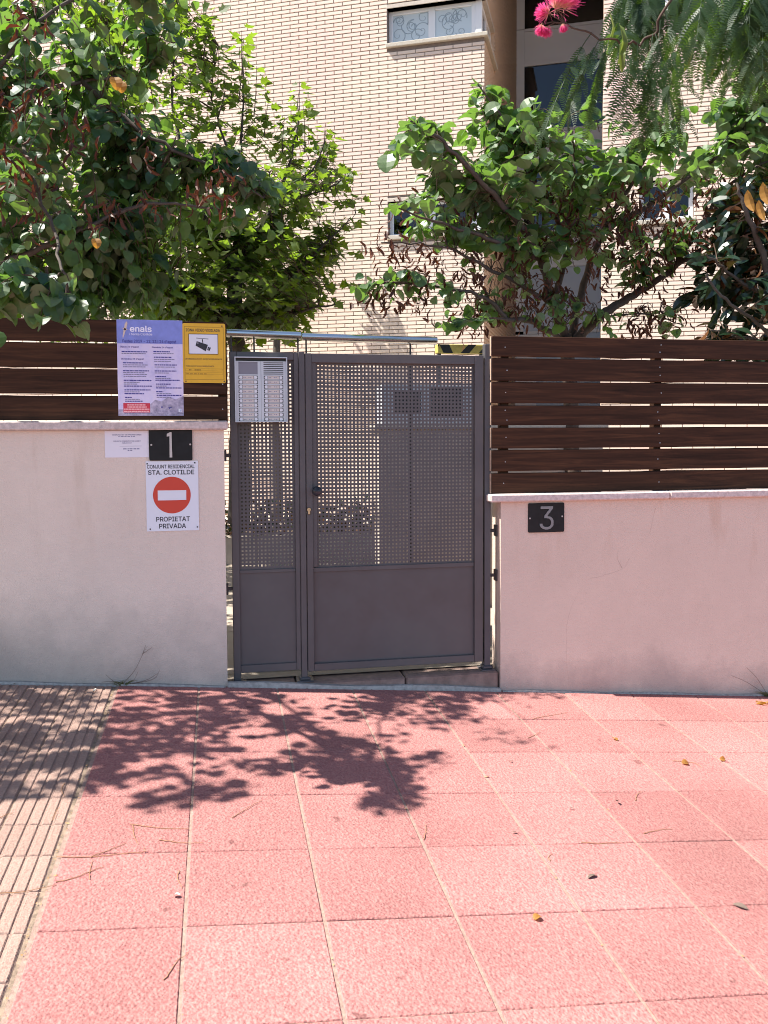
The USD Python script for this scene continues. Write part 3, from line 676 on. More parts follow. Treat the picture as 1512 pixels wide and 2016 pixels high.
# number plates
def number_plate(label, px, s, numpx, mat_, marks, bold):
    t, P, y = panel('number_plate', label, 'number plate', px, 'plate_black', YW - .0005, .006, .007)
    a, b, base, cap = numpx
    if s == '1':
        tx = extrude_xz(poly_px(P, [(333.6, 900.5), (338.6, 900.5), (338.2, 851), (335.6, 850.6), (329, 854), (328.6, 859.5), (333.9, 858.6)]), y - .0006, y - .0001)
    else:
        tx = text_at(P, s, a, b, base, cap, y - .0001, bold)
    v = tx[0]; v[:, 1] = y - .0001 - (y - .0001 - v[:, 1]) * 8
    obj('numeral', tx, mat_, t)
    for a, b in marks:
        xx, zz = P(a, b); obj('screw', tube([(xx, y, zz), (xx, y - .002, zz)], [.005, .0038], 10), 'numeral_pale', t)
number_plate('black plate with a pale numeral 1, under the left coping', (293.5, 378.5, 845.5, 906.5), '1', (328.5, 339.5, 900.5, 49.5), 'numeral_pale', ((298, 875.5), (374.5, 875)), False)
number_plate('black plate with a grey numeral 3 on the right wall', (1039.5, 1109.8, 990, 1047.6), '3', (1061.5, 1089, 1041.5, 45), 'numeral_grey', ((1042.5, 1019.5), (1106, 1017)), False)
# paper notice
t, P, y = panel('paper_notice', 'small white paper notice taped to the wall beside the number 1 plate', 'notice', (206.5, 292.8, 848.2, 900.5), 'paper', YW - .0005, .0006)
for s, a, b, base, cap in (('COMUNITAT DE PROPIETARIS', 221, 278.5, 857.2, 2.4), ('AQUESTA COMUNITAT NO ADMET', 223, 277, 869.6, 2.4), ('PUBLICITAT', 240, 259.5, 873.2, 2.2)):
    obj('lettering', text_at(P, s, a, b, base, cap, y - .0001), 'ink_grey', t)
obj('print', rects(P, words(P, 233, 266, 860.2, 1.5, y, 1) + words(P, 242, 275, 884.6, 2.0, y, 2) + words(P, 251, 261, 887.8, 1.7, y, 3) + [(235, 878, 279, 878.4)], y), 'ink_grey', t, kind='stuff')
# video surveillance sign
YS = YF - .0008
t, P, y = panel('surveillance_sign', 'yellow video surveillance sign with a camera picture on the left fence', 'sign', (359.8, 444, 636.8, 754), 'sign_yellow', YS, .0018, .008)
def frame(P, a, b, c, d, w, y): return rects(P, [(a, b, c, b + w), (a, d - w, c, d), (a, b + w, a + w, d - w), (c - w, b + w, c, d - w)], y)
obj('border', frame(P, 363, 643.5, 440.5, 748, .9, y), 'sign_yellow_dark', t)
obj('picture', rects(P, [(372.5, 658.5, 428.5, 696.5)], y), 'sign_white', t)
obj('picture_border', frame(P, 371.3, 657.3, 429.7, 697.7, 1.1, y), 'ink', t)
obj('lettering', text_at(P, 'ZONA VIDEO VIGILADA', 366.5, 433.5, 652.8, 5.2, y - .0001), 'ink', t)
obj('lettering', text_at(P, 'LEY ORGANICA 15/1999, DE PROTECCION DE DATOS', 364.5, 437, 708, 2.3, y - .0001), 'ink', t)
obj('lettering', text_at(P, 'PUEDE EJERCITAR SUS DERECHOS ANTE:', 366, 421, 721.8, 1.9, y - .0001), 'ink', t)
obj('form_lines', join([frame(P, 365, 726, 438, 730.3, .35, y), frame(P, 365, 733.5, 438, 737.8, .35, y)]), 'sign_yellow_dark', t)
obj('print', rects(P, [(371.5, 726.9, 373.6, 729.4), (374.2, 726.9, 376, 729.4), (382.5, 727, 386, 729.4), (386.6, 727, 391, 729.4), (391.6, 727, 394.6, 729.4)] + words(P, 366, 406, 736.8, 1.6, y, 5), y), 'sign_yellow_dark', t, kind='stuff')
yc = y - .0005
obj('camera_symbol', join([extrude_xz(poly_px(P, q), yc - .0004, yc - .00005) for q in (
    [(386.5, 665.3), (410.5, 666.8), (410.5, 667.8), (386.5, 666.3)], [(397.8, 667.8), (399.6, 667.9), (400.2, 675), (398.3, 674.6)],
    [(387.5, 671.8), (409.5, 678.8), (405, 691.5), (385.2, 680.6)], [(409.8, 682.5), (411.8, 683.5), (409.6, 689.8), (407.8, 688.8)], [(412.6, 683.2), (415.3, 684.4), (412.2, 691), (409.9, 689.8)])]), 'ink', t)
xx, zz = P(389.8, 675.6); obj('camera_light', extrude_xz(sg.Point(xx, zz).buffer(.0022), yc - .0008, yc - .00045), 'sign_white', t)
for a, b in ((437.5, 641.5), (440.5, 750.5), (365, 751)):
    xx, zz = P(a, b); obj('screw', tube([(xx, y, zz), (xx, y - .002, zz)], [.0035, .0028], 8), 'hinge_iron', t)
# event poster
t, P, y = panel('event_poster', 'pale blue and lilac event poster with a gull on the left fence', 'poster', (231.3, 360.3, 630, 818.6), 'poster_paper', YS, .0012)
obj('header', rects(P, [(231.5, 630.2, 360.1, 676.5)], y), 'poster_blue', t)
obj('rock_picture', extrude_xz(poly_px(P, [(231.5, 818.4), (360.1, 818.4), (360.1, 779), (345, 786), (330, 781), (316, 790), (304, 787), (290, 800), (270, 806), (231.5, 806)]), y - .0004, y - .00005), 'poster_rock', t)
yh = y - .0005
obj('lettering', text_at(P, 'enals', 257, 299.5, 653.2, 11.2, yh), 'poster_white', t)
obj('lettering', text_at(P, 'i Santa Clotilde', 255.5, 300.5, 660.2, 4.0, yh, False), 'poster_white', t)
obj('lettering', text_at(P, 'Festes 2019 - 22, 23 i 24 d\'agost', 242, 347.5, 674.8, 5.6, yh), 'poster_ink', t)
obj('gull', join([extrude_xz(poly_px(P, q), yh - .0004, yh - .00005) for q in ([(251, 633.5), (252.5, 637), (251, 645), (248.6, 652), (245.5, 661), (243.2, 667), (242.8, 663), (244.2, 653), (246, 646), (247.5, 638)], [(241, 646), (249, 647.5), (253, 650), (247, 651)])]), 'poster_gull', t)
for s, a, b, base in (("Dijous 22 d'agost", 237.5, 274, 684.5), ("Dissabte 24 d'agost", 299.5, 341, 684.8), ("Divendres 23 d'agost", 239, 283, 708.2)):
    obj('lettering', text_at(P, s, a, b, base, 2.9, y - .0001), 'poster_ink', t)
rs, rl = [], []
for k, (a, b, yy, bold) in enumerate([(238, 288, 693.6, 1), (238, 285, 697, 0), (240, 279, 715.5, 1), (240, 290, 719.3, 0), (240, 284, 723, 0), (240, 291, 731, 1), (240, 282, 734.5, 0), (241, 288, 738, 0), (241, 285, 742, 0),
        (241, 295, 750, 1), (241, 272, 753.5, 0), (241, 267, 757, 0), (241, 296, 761.2, 1), (242, 293, 768.6, 1), (242, 272, 772.2, 0), (242, 280, 776, 1), (243, 256, 783.5, 1), (243, 273, 787, 0), (243, 277, 791, 1),
        (300, 333, 692.8, 1), (300, 341, 696.3, 0), (301, 336, 704, 1), (301, 343, 708, 0), (301, 336, 711.8, 0), (302, 346, 719, 1), (302, 342, 723, 0), (302, 345, 731, 1), (302, 331, 734.7, 0), (303, 324, 742, 1), (303, 333, 745.5, 0),
        (303, 352, 749.3, 1), (304, 333, 757, 1), (304, 325, 760.6, 0), (304, 355, 764.4, 1), (304, 318, 771.8, 1), (305, 335, 775.4, 0), (305, 354, 779.2, 1), (305, 334, 782.8, 0),
        (308, 326, 810, 0), (330, 340, 810, 0), (345, 358, 814.5, 0), (241, 295, 814.8, 0)]):
    (rs if bold else rl).append(words(P, a + 2, b + 2, yy, 2.1 if bold else 1.6, y, k, 1.2))
obj('print', rects(P, sum(rs, []), y - .0002), 'poster_ink', t, kind='stuff')
obj('faint_print', rects(P, sum(rl, []), y - .0002), 'ink_grey', t, kind='stuff')
obj('red_box', rects(P, [(241, 793.5, 293.5, 812)], y - .0003), 'poster_red', t)
obj('red_box_print', rects(P, words(P, 249, 286, 798.3, 2.4, y, 71, 1.) + words(P, 249, 287, 802.5, 2.4, y, 72, 1.) + words(P, 242, 292, 806.8, 2.4, y, 73, 1.) + words(P, 242, 292, 811, 2.2, y, 74, 1.), y - .0007), 'poster_pink', t, kind='stuff')
obj('emblem', rects(P, [(315.5, 800, 318.5, 803), (330, 801.5, 336.5, 803), (331, 803.6, 333, 805.4)], y - .0006), 'poster_ink', t)
xq, zq = P(349.5, 812.3); 
obj('social_emblem', rects(P, [(350, 804.5, 356.5, 811)], y - .0006), 'sign_white', t)
obj('social_emblem_letter', text_at(P, 'f', 353.3, 355.8, 811, 5.2, y - .0012), 'poster_blue', t)

# ------------------------------------------------------------------ the apartment building
TH = math.radians(25.6); TD, ND, BD = np.array([math.cos(TH), -math.sin(TH), 0]), np.array([math.sin(TH), math.cos(TH), 0]), 11.18
def bp(t, o, z): return TD * t + ND * (BD + o) + np.array([0, 0, z])
def fpx(px, py, o=0.):
    p = on_plane(px, py, ND, BD + o); return p @ TD, p[2]
def bmap(v):                                 # (t, z, o) columns to world
    v = np.asarray(v, float); return v[:, :1] * TD + (BD + v[:, 2:3]) * ND + np.c_[0 * v[:, :2], v[:, 1]]
def bext(poly, o0, o1):
    gs = getattr(poly, 'geoms', [poly]); out = []
    for g in gs:
        t = trimesh.creation.extrude_polygon(g, o1 - o0, engine='earcut'); v = np.array(t.vertices)
        out.append((bmap(np.stack([v[:, 0], v[:, 1], o0 + v[:, 2]], 1)), np.array(t.faces)[:, ::-1]))
    return join(out)
def bbox(t0, t1, o0, o1, z0, z1, b=.003):
    v, f = box(t0, t1, o0, o1, z0, z1, b); return bmap(v[:, [0, 2, 1]]), f
ZB, ZT = COURT + .22, 10.4
TL, TR, T2, T3 = fpx(-500, 400)[0], fpx(953.5, 400)[0], fpx(1186, 300)[0], fpx(1900, 400)[0]
RD = 1.35                                     # depth of the recess
while project(bp(TR, RD, 3.5))[0] < 1015: RD += .02
tw = fpx(762, 88)[0]; zs1 = fpx(762, 88)[1]; zs0 = fpx(762, 95)[1]; zt1 = fpx(762, 17)[1]
hl = fpx(762, 466)[1] ; lz1, lz0 = fpx(762, 398)[1], fpx(758, 466)[1]
FLOOR = zs1 - hl
WD = 1.05                                     # how far the corner windows run along the side
B = thing('apartment_building', 'cream brick apartment building with corner windows and a white glazed stair bay', 'building', bp((TL + T3) / 2, 0, ZB))
opens = [(tw, TR + 1, zs1, zt1), (tw, TR + 1, lz0, lz1), (tw, TR + 1, zs1 + FLOOR, zt1 + FLOOR)]
wr0, wr1 = fpx(1258, 430)[0], fpx(1366, 430)[0]; wrz0, wrz1 = fpx(1285, 434)[1], fpx(1334, 352)[1]
ropens = [(wr0, wr1, wrz0, wrz1), (wr0, wr1, wrz0 + FLOOR, wrz1 + FLOOR)]
def wall_with(t0, t1, ops):
    q = sg.box(t0, ZB - .3, t1, ZT)
    for a, b, c, d in ops: q = q.difference(sg.box(a, c, min(b, t1 + 1), d))
    return q
obj('wall', bext(wall_with(TL, TR - .008, opens), .008, .13), 'mortar', B)
obj('wall', bext(wall_with(T2 + .008, T3, ropens), .008, .13), 'mortar', B)
# solid insides
obj('core', join([bbox(TL, TR - .6, 1.3, 6, ZB - .3, ZT, .01), bbox(T2 + .2, T3, 1.2, 6, ZB - .3, ZT, .01), bbox(TR - .61, T2 + .21, RD + .5, 6, ZB - .3, ZT, .01)]), 'room_dark', B)
obj('roof', bbox(TL - .2, T3 + .2, -.25, 6.2, ZT + .002, ZT + .25, .01), 'sill_stone', B)
# bricks
CO, BL, BH = .0522, .25, .0425
bricks = []                                   # (t0, t1, z0, z1, face) face 0 front, 1 side
def course_fill(t0, t1, ops, face, k0):
    nrow = int((ZT - ZB) / CO)
    for k in range(nrow):
        z0 = ZB + k * CO; z1 = z0 + BH
        a = t0 - (BL / 2 if k % 2 else 0)
        spans = [(t0, t1)]
        for oa, ob, oc, od in ops:
            if z1 > oc - .001 and z0 < od + .001:
                spans = [s for a_, b_ in spans for s in ((a_, min(b_, oa)), (max(a_, ob), b_)) if s[1] - s[0] > .02]
        while a < t1:
            for s0, s1 in spans:
                x0, x1 = max(a + .004, s0 + .001), min(a + BL - .004, s1 - .001)
                if x1 - x0 > .02: bricks.append((x0, x1, z0, z1, face))
            a += BL
course_fill(TL, TR, [(a, b, c - .052, d + .05) for a, b, c, d in opens], 0, 0)
course_fill(T2, T3, [(a - .0, b + .0, c - .052, d + .05) for a, b, c, d in ropens], 0, 0)
nf = len(bricks)
course_fill(0, RD, [(-1, WD, c - .052, d + .05) for _, _, c, d in opens], 1, 0)
def brick_mesh(lst, jit):
    L = np.array(lst, float); n = len(L)
    u0, u1, z0, z1, fc = L.T
    o = -rng.uniform(0, .0022, n); d = .0085
    b = .0025
    q = np.zeros((n, 8, 3))
    for k, (uu, zz, oo) in enumerate(((u0 + b, z0 + b, o), (u1 - b, z0 + b, o), (u1 - b, z1 - b, o), (u0 + b, z1 - b, o), (u0, z0, o + d), (u1, z0, o + d), (u1, z1, o + d), (u0, z1, o + d))):
        front = np.stack([uu, zz, oo], 1); side = np.stack([TR - oo, zz, uu], 1)
        q[:, k] = np.where(fc[:, None] == 0, front, side)
    v = bmap(q.reshape(-1, 3))
    f0 = np.array([[0, 1, 2, 3], [4, 5, 1, 0], [5, 6, 2, 1], [6, 7, 3, 2], [7, 4, 0, 3]])
    return v, (np.arange(n)[:, None, None] * 8 + f0).reshape(-1, 4), n
fr_ = bricks[:nf]
cen = np.array([bp((a + b) / 2, 0, (c + d) / 2) for a, b, c, d, _ in fr_])
pxx, pyy, pz = project(cen.T[0:3].T if False else cen)if False else (np.array([project(c) for c in cen]).T)
seen = sg.Polygon([(600, 90), (758, 100), (790, 140), (952, 130), (952, 205), (800, 215), (780, 300), (755, 470), (745, 540), (860, 640), (940, 640), (940, 690), (600, 690), (712, 560), (725, 380), (690, 300), (610, 150)])
from shapely.geometry import Point
ins = np.array([seen.contains(Point(a, b)) for a, b in zip(pxx, pyy)]) & np.array([b[1] - b[0] > .15 for b in fr_])
idx = np.where(ins)[0]; idx = idx[np.argsort(pz[idx])][:300]; sel = set(idx.tolist())
for i in idx:
    v, f, n = brick_mesh([fr_[i]], 0); obj('brick', (v, f), 'brick', B)
v, f, n = brick_mesh([b for i, b in enumerate(fr_) if i not in sel], 0)
obj('brickwork', (v, f), 'brick', B, kind='stuff')
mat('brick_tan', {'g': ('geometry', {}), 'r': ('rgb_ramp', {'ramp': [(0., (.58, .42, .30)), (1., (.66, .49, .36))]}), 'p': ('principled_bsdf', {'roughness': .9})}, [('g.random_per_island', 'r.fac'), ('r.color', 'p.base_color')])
v, f, n = brick_mesh(bricks[nf:], 0)
obj('side_brickwork', (v, f[:, ::-1]), 'brick_tan', B, kind='stuff')
obj('side_wall', bmap(np.array([(TR - .0085, ZB - .3, 0), (TR - .0085, ZB - .3, RD), (TR - .0085, ZT, RD), (TR - .0085, ZT, 0)])) if False else join([bbox(TR - .10, TR - .0085, .131, RD, z0, z1, .001) for z0, z1 in ((ZB - .3, lz0 - .05), (lz1 + .05, zs0 - .0), (zt1 + .05, zs1 + FLOOR - .05), (zt1 + FLOOR + .05, ZT))] + [bbox(TR - .10, TR - .0085, WD, RD, a, b, .001) for a, b in ((lz0 - .05, lz1 + .05), (zs0, zt1 + .05), (zs1 + FLOOR - .05, zt1 + FLOOR + .05))]), 'tan_render', B)
# corner windows
def corner_window(z0, z1, frosted):
    sill = obj('sill', join([bbox(tw - .012, TR + .045, -.045, .16, z0 - .05, z0, .005), bbox(TR - .16, TR + .045, .1605, WD + .02, z0 - .05, z0, .005)]), 'sill_stone', B)
    obj('lintel', join([bbox(tw - .006, TR + .002, -.0025, .13, z1, z1 + .048, .003), bbox(TR - .13, TR + .0025, .1305, WD + .005, z1, z1 + .048, .003)]), 'lintel', B)
    obj('soffit', bbox(tw - .01, TR - .0, .131, 1.25, z1 + .001, z1 + .04, .002), 'tan_render', B)
    obj('jamb', bbox(tw - .11, tw - .002, .131, .2, z0, z1, .002), 'tan_render', B)
    o0, o1 = .10, .15
    tr = TR - .13
    ed = [tw + .004, tw + .06, 0, 0, tr - .05, tr]
    md = tw + (tr - tw) * .5
    fr = obj('window_frame', join([bbox(tw + .002, tw + .055, o0, o1, z0 + .001, z1 - .001, .004), bbox(md - .045, md + .045, o0, o1, z0 + .001, z1 - .001, .004), bbox(tr - .055, tr, o0, o1, z0 + .001, z1 - .001, .004),
        bbox(tw + .0555, md - .0455, o0, o1, z0 + .001, z0 + .05, .004), bbox(md + .0455, tr - .0555, o0, o1, z0 + .001, z0 + .05, .004), bbox(tw + .0555, md - .0455, o0, o1, z1 - .05, z1 - .001, .004), bbox(md + .0455, tr - .0555, o0, o1, z1 - .05, z1 - .001, .004),
        bbox(tr + .0005, TR - .05, o0 - .01, o1 + .02, z0 + .001, z1 - .001, .004), bbox(TR - .10, TR - .055, o1 + .021, WD, z0 + .001, z0 + .05, .004), bbox(TR - .10, TR - .055, o1 + .021, WD, z1 - .05, z1 - .001, .004), bbox(TR - .10, TR - .055, .55, .61, z0 + .051, z1 - .051, .004), bbox(TR - .10, TR - .055, WD - .055, WD - .001, z0 + .051, z1 - .051, .004)]), 'white_aluminium', B)
    for a, b in ((tw + .0555, md - .0455), (md + .0455, tr - .0555)):
        if frosted:
            obj('pane', bbox(a, b, o0 + .02, o0 + .028, z0 + .05, z1 - .05, .0008), 'frosted_glass', fr)
            r = random.Random(int(a * 1000)); cur = []
            for k in range(9):
                ca, cz, s, sg_ = r.uniform(a + .06, b - .06), r.uniform(z0 + .1, z1 - .1), r.uniform(.05, .10), r.choice((-1, 1))
                ph = r.uniform(0, 6.28); th = np.linspace(0, 8.5, 34); rr = s * np.linspace(1.25, .12, 34)
                tt, zz = np.clip(ca + rr * np.cos(sg_ * th + ph), a + .008, b - .008), np.clip(cz + rr * np.sin(sg_ * th + ph), z0 + .06, z1 - .06)
                cur.append(tube(bmap(np.stack([tt, zz, np.full(34, o0 + .0195)], 1)), np.linspace(.0065, .003, 34), 4))
            obj('swirl_print', join(cur), 'frost_pattern', fr, kind='stuff')
        else:
            obj('pane', bbox(a, b, o0 + .02, o0 + .026, z0 + .05, z1 - .05, .0008), 'glass_pane', fr)
    obj('side_pane', bbox(TR - .085, TR - .079, o1 + .021, WD - .056, z0 + .05, z1 - .05, .0008), 'glass_pane', fr)
corner_window(zs1, zt1, True); corner_window(lz0, lz1, False); corner_window(zs1 + FLOOR, zt1 + FLOOR, True)
for a, b, c, d in ropens:
    obj('sill', bbox(a - .02, b + .02, -.045, .12, c - .05, c, .005), 'sill_stone', B)
    obj('lintel', bbox(a - .006, b + .006, -.0025, .13, d, d + .048, .003), 'lintel', B)
    md = (a + b) / 2
    fr = obj('window_frame', join([bbox(a + .002, a + .055, .08, .13, c + .001, d - .001, .004), bbox(b - .055, b - .002, .08, .13, c + .001, d - .001, .004), bbox(md - .04, md + .04, .08, .13, c + .001, d - .001, .004)] + [bbox(p + .0005, q - .0005, .08, .13, e0_, e1_, .004) for p, q in ((a + .055, md - .04), (md + .04, b - .055)) for e0_, e1_ in ((c + .001, c + .05), (d - .05, d - .001))]), 'white_aluminium', B)
    for p, q in ((a + .055, md - .04), (md + .04, b - .055)):
        obj('pane', bbox(p, q, .10, .106, c + .05, d - .05, .0008), 'glass_pane', fr)
# stair bay in the recess: white aluminium and glass
def g(px, py): return fpx(px, py, RD)
ga, gb = TR - .05, T2 + .05
gl0, gl1 = g(1032.5, 100)[0], g(1188, 40)[0]
zz = [g(1032, y_)[1] for y_ in (258, 131, 119.5, 117, 57)]
obj('bay_side', bbox(T2 - .0, T2 + .12, .131, RD + .05, ZB - .3, ZT, .003), 'tan_render', B)
def bay(zb, label=None):
    """one storey: glass zb+? .. built from its window sill upward"""
    h_g, h_p = zz[1] - zz[0], zz[4] - zz[3]
    fr = obj('bay_frame', join([bbox(ga, gl0 - .001, RD, RD + .06, zb, zb + FLOOR - .012, .004), bbox(gl1 + .001, gb, RD, RD + .06, zb, zb + FLOOR - .012, .004), bbox(gl0, gl1, RD, RD + .06, zb + h_g, zb + h_g + .075, .004),
                               bbox(gl0, gl1, RD, RD + .06, zb - .05, zb - .001, .004) ]), 'white_aluminium', B)
    obj('pane', bbox(gl0, gl1, RD + .03, RD + .036, zb, zb + h_g, .001), 'glass_pane' if zb > 3.4 else 'pale_panel', fr)
    obj('bay_panel', bbox(gl0, gl1, RD + .01, RD + .05, zb + h_g + .076 + .0, zb + FLOOR - .055, .003), 'white_aluminium', B)
hgl = zz[1] - zz[0]
step_ = (zz[4] - zz[0])
FL2 = FLOOR; FLOOR = step_
k = 0
zb = zz[0] - 3 * step_
while zb < ZB + 1.6: zb += step_
z = zb
while z < ZT - 1.3:
    bay(z); z += step_
dt0, dt1 = fpx(1056, 650, RD)[0], fpx(1122, 650, RD)[0]
dr = obj('entrance_frame', join([bbox(ga, dt0 - .001, RD - .002, RD + .06, ZB - .1, zb - .055, .004), bbox(dt1 + .001, dt1 + .06, RD - .002, RD + .06, ZB - .1, zb - .055, .004), bbox(dt0, dt1, RD - .002, RD + .06, zb - .13, zb - .055, .004)]), 'white_aluminium', B)
obj('entrance_door', bbox(dt0 + .001, dt1 - .001, RD + .015, RD + .05, ZB - .1, zb - .131, .004), 'blue_panel', dr)
obj('entrance_side', bbox(dt1 + .061, gb, RD + .01, RD + .05, ZB - .1, zb - .055, .004), 'blue_panel', dr)
obj('plinth', join([bbox(TL, TR - .02, -.012, .007, ZB - .3, ZB + .0, .003), bbox(T2 + .02, T3, -.012, .007, ZB - .3, ZB + .0, .003)]), 'tan_render', B)

# ------------------------------------------------------------------ trees
def norm(a): return a / np.maximum(np.linalg.norm(a, axis=-1, keepdims=True), 1e-9)
def fan(outline, fold=.12, cup=.0):
    """leaf template from one half outline (x, y), mirrored; the midrib is the fold. y runs to the tip."""
    h = np.array(outline, float); n = len(h)
    mid = np.array([(0, y, 0) for y in h[:, 1]])
    R_ = np.c_[h, np.abs(h[:, 0]) * fold - cup * (h[:, 1] - .5) ** 2]; L_ = R_ * [-1, 1, 1]
    mid[:, 2] = -cup * (h[:, 1] - .5) ** 2
    v = np.vstack([mid, R_, L_]); f = []
    for i in range(n - 1):
        f += [(i, n + i, n + i + 1), (i, n + i + 1, i + 1), (i, i + 1, 2 * n + i + 1), (i, 2 * n + i + 1, 2 * n + i)]
    f = [t for t in f if len({tuple(np.round(v[k], 6)) for k in t}) == 3]
    return v, np.array(f)
HEART = fan([(.0, .0), (.30, -.07), (.48, .16), (.51, .42), (.40, .70), (.18, .92), (0, .98)], .16, .25)
HEART2 = fan([(.0, .0), (.28, -.05), (.46, .18), (.48, .45), (.36, .72), (.16, .90), (0, .95)], .45, .5)
ELL = fan([(0, 0), (.13, .15), (.20, .40), (.19, .62), (.10, .86), (0, 1.0)], .35, .35)
PODT = fan([(0, 0), (.09, .12), (.125, .5), (.10, .85), (0, 1.0)], .6, .9)
def palmate():
    pts = [(0, -.05), (.16, -.02), (.40, .05), (.27, .22), (.52, .42), (.27, .48), (.22, .62), (0, 1.0)]
    h = np.array(pts); R_ = np.c_[h, np.abs(h[:, 0]) * .18 + .06 * (h[:, 1] > .9)]; L_ = R_[1:-1] * [-1, 1, 1]
    v = np.vstack([[[0, .25, 0]], R_, L_[::-1]]); n = len(v) - 1
    return v, np.array([(0, 1 + (i + 1) % n, 1 + i) for i in range(n)])[:, ::-1]
PALM = palmate()
def place(tpl, P, D, N, S):
    """copies of a template: position, tip direction, face normal, size -> (m, n, 3)"""
    D = norm(D); N = norm(N - (N * D).sum(1, keepdims=True) * D); X = np.cross(D, N)
    v = tpl[0] * np.ones((len(P), 1, 1)) * np.asarray(S)[:, None, None]
    return P[:, None] + v[..., :1] * X[:, None] + v[..., 1:2] * D[:, None] + v[..., 2:3] * N[:, None]
def leaves(tree, name, tpl, P, D, N, S, mats, weights=None, nparts=300, stuff='foliage'):
    """the nparts leaves that show largest in the photo become parts, the rest one part"""
    P = np.asarray(P); m_ = len(P)
    V = place(tpl, P, D, N, S); f = tpl[1]; n = len(tpl[0])
    mi = rng.choice(len(mats), m_, p=weights)
    c = V.mean(1); d = c - EYEP; z = d @ fwd
    u, w = PCX + F * (d @ CR) / np.maximum(z, .1), PCY - F * (d @ CU) / np.maximum(z, .1)
    vis = (z > .3) & (u > 5) & (u < 1507) & (w > 5) & (w < 2010)
    nn = np.cross(V[:, f[0, 1]] - V[:, f[0, 0]], V[:, f[0, 2]] - V[:, f[0, 0]]); face = np.abs((norm(nn) * norm(d)).sum(1))
    score = np.where(vis, np.asarray(S) / np.maximum(z, .1) ** 2 * (face + .4), 0)
    order = np.argsort(-score); top = [i for i in order[:nparts] if score[i] > 0]
    for i in top: obj(name, (V[i], f), mats[mi[i]], tree)
    rest = np.setdiff1d(np.arange(m_), top)
    for k, mt in enumerate(mats):
        r = rest[mi[rest] == k]
        if len(r):
            obj(stuff, (V[r].reshape(-1, 3), (np.arange(len(r))[:, None, None] * n + f).reshape(-1, 3)), mt, tree, kind='stuff')
def limb_px(pts, r0, r1, n=6):
    P = bez([at(a, b, Y) for a, b, Y in pts], n)
    P[1:-1] += rng.normal(0, .006, (len(P) - 2, 3))
    return P, np.linspace(r0, r1, len(P))
class Region:
    """where a crown reaches: outline and depths as seen from the pavement; thickest in the middle"""
    def __init__(s, poly, Y0, Y1, edge=120.):
        s.p = sg.Polygon(poly).buffer(0); s.b = s.p.bounds; s.Y0, s.Y1, s.e = Y0, Y1, edge
    def sample(s, n):
        out = []
        from shapely.prepared import prep
        pr = prep(s.p); bd = s.p.boundary
        while len(out) < n:
            x, y = rng.uniform(s.b[0], s.b[2]), rng.uniform(s.b[1], s.b[3]); q = sg.Point(x, y)
            if not pr.contains(q): continue
            k = min(1., .25 + .75 * bd.distance(q) / s.e); mid = (s.Y0 + s.Y1) / 2; hw = (s.Y1 - s.Y0) / 2 * k
            out.append(at(x, y, mid + hw * rng.uniform(-1, 1)))
        return np.array(out)
    def clumps(s, nc, per, r):
        c = s.sample(nc); w = rng.uniform(.5, 1.5, nc)
        return np.vstack([c[i] + rng.normal(0, r, (max(2, int(per * w[i])), 3)) * [1, 1, .8] for i in range(nc)])
def branchlets(limbs, targets, maxlen=.9, sag=.06, grav=-.12):
    """thin twigs from the nearest limb point to each target; returns polylines"""
    L = np.vstack([p for p, _ in limbs]); out = []
    for tg in targets:
        d = np.linalg.norm(L - tg, axis=1); i = int(np.argmin(d + rng.uniform(0, .12, len(L))))
        a = L[i]; v = tg - a; l = np.linalg.norm(v)
        if l > maxlen: a = tg - v / l * maxlen * rng.uniform(.7, 1.)
        t = np.linspace(0, 1, 7)[:, None]; v = tg - a
        wob = rng.normal(0, .05, 3) * np.linalg.norm(v)
        P = a + v * t + wob * np.sin(np.pi * t) + np.array([0, 0, sag]) * np.sin(np.pi * t) * 1.2 + np.array([0, 0, grav]) * t ** 2 * .3
        out.append(P)
    return out
def twig_mesh(lines, r0=.004, r1=.0012, sides=4):
    return join([tube(p, np.linspace(r0, r1, len(p)), sides, False) for p in lines])
def along(lines, spacing, start=.25, jitter=.3):
    """nodes along twigs: position, direction, side index, fraction"""
    P, D, K, T = [], [], [], []
    for p in lines:
        seg = np.linalg.norm(np.diff(p, axis=0), axis=1); cum = np.r_[0, np.cumsum(seg)]; L = cum[-1]
        s = np.arange(L * start, L + 1e-6, spacing) + rng.normal(0, spacing * jitter * .3); s = np.clip(s, 0, L)
        for k, q in enumerate(s):
            i = min(np.searchsorted(cum, q, 'right') - 1, len(seg) - 1); f_ = (q - cum[i]) / max(seg[i], 1e-6)
            P.append(p[i] + (p[i + 1] - p[i]) * f_); D.append(p[i + 1] - p[i]); K.append(k); T.append(q / L)
    return np.array(P), norm(np.array(D)), np.array(K), np.array(T)
UP = np.array([0, 0, 1.])
def cercis_leaves(lines, size, spacing=.042, hang=.75, start=.2, up=0.):
    P, D, K, T = along(lines, spacing, start)
    n = len(P); side = norm(np.cross(D, UP)) * np.where(K % 2 == 0, 1, -1)[:, None]
    ld = norm(side * rng.uniform(.25, .8, (n, 1)) + D * rng.uniform(.0, .5, (n, 1)) - UP * hang * rng.uniform(.5, 1.4, (n, 1)) + rng.normal(0, .22, (n, 3)))
    pet = ld * .6 + side * .5; P = P + norm(pet) * rng.uniform(.018, .032, (n, 1))
    nr = UP * rng.uniform(.25, 1., (n, 1)) + side * rng.uniform(.3, 1.1, (n, 1)) + rng.normal(0, .40, (n, 3)) - np.array([0, .35 * (1 - up), 0]) + np.array([-.35, 0, .6]) * up
    S = size * rng.uniform(.6, 1.12, n) * np.where(T > .9, .72, 1)
    return P, ld, nr, S

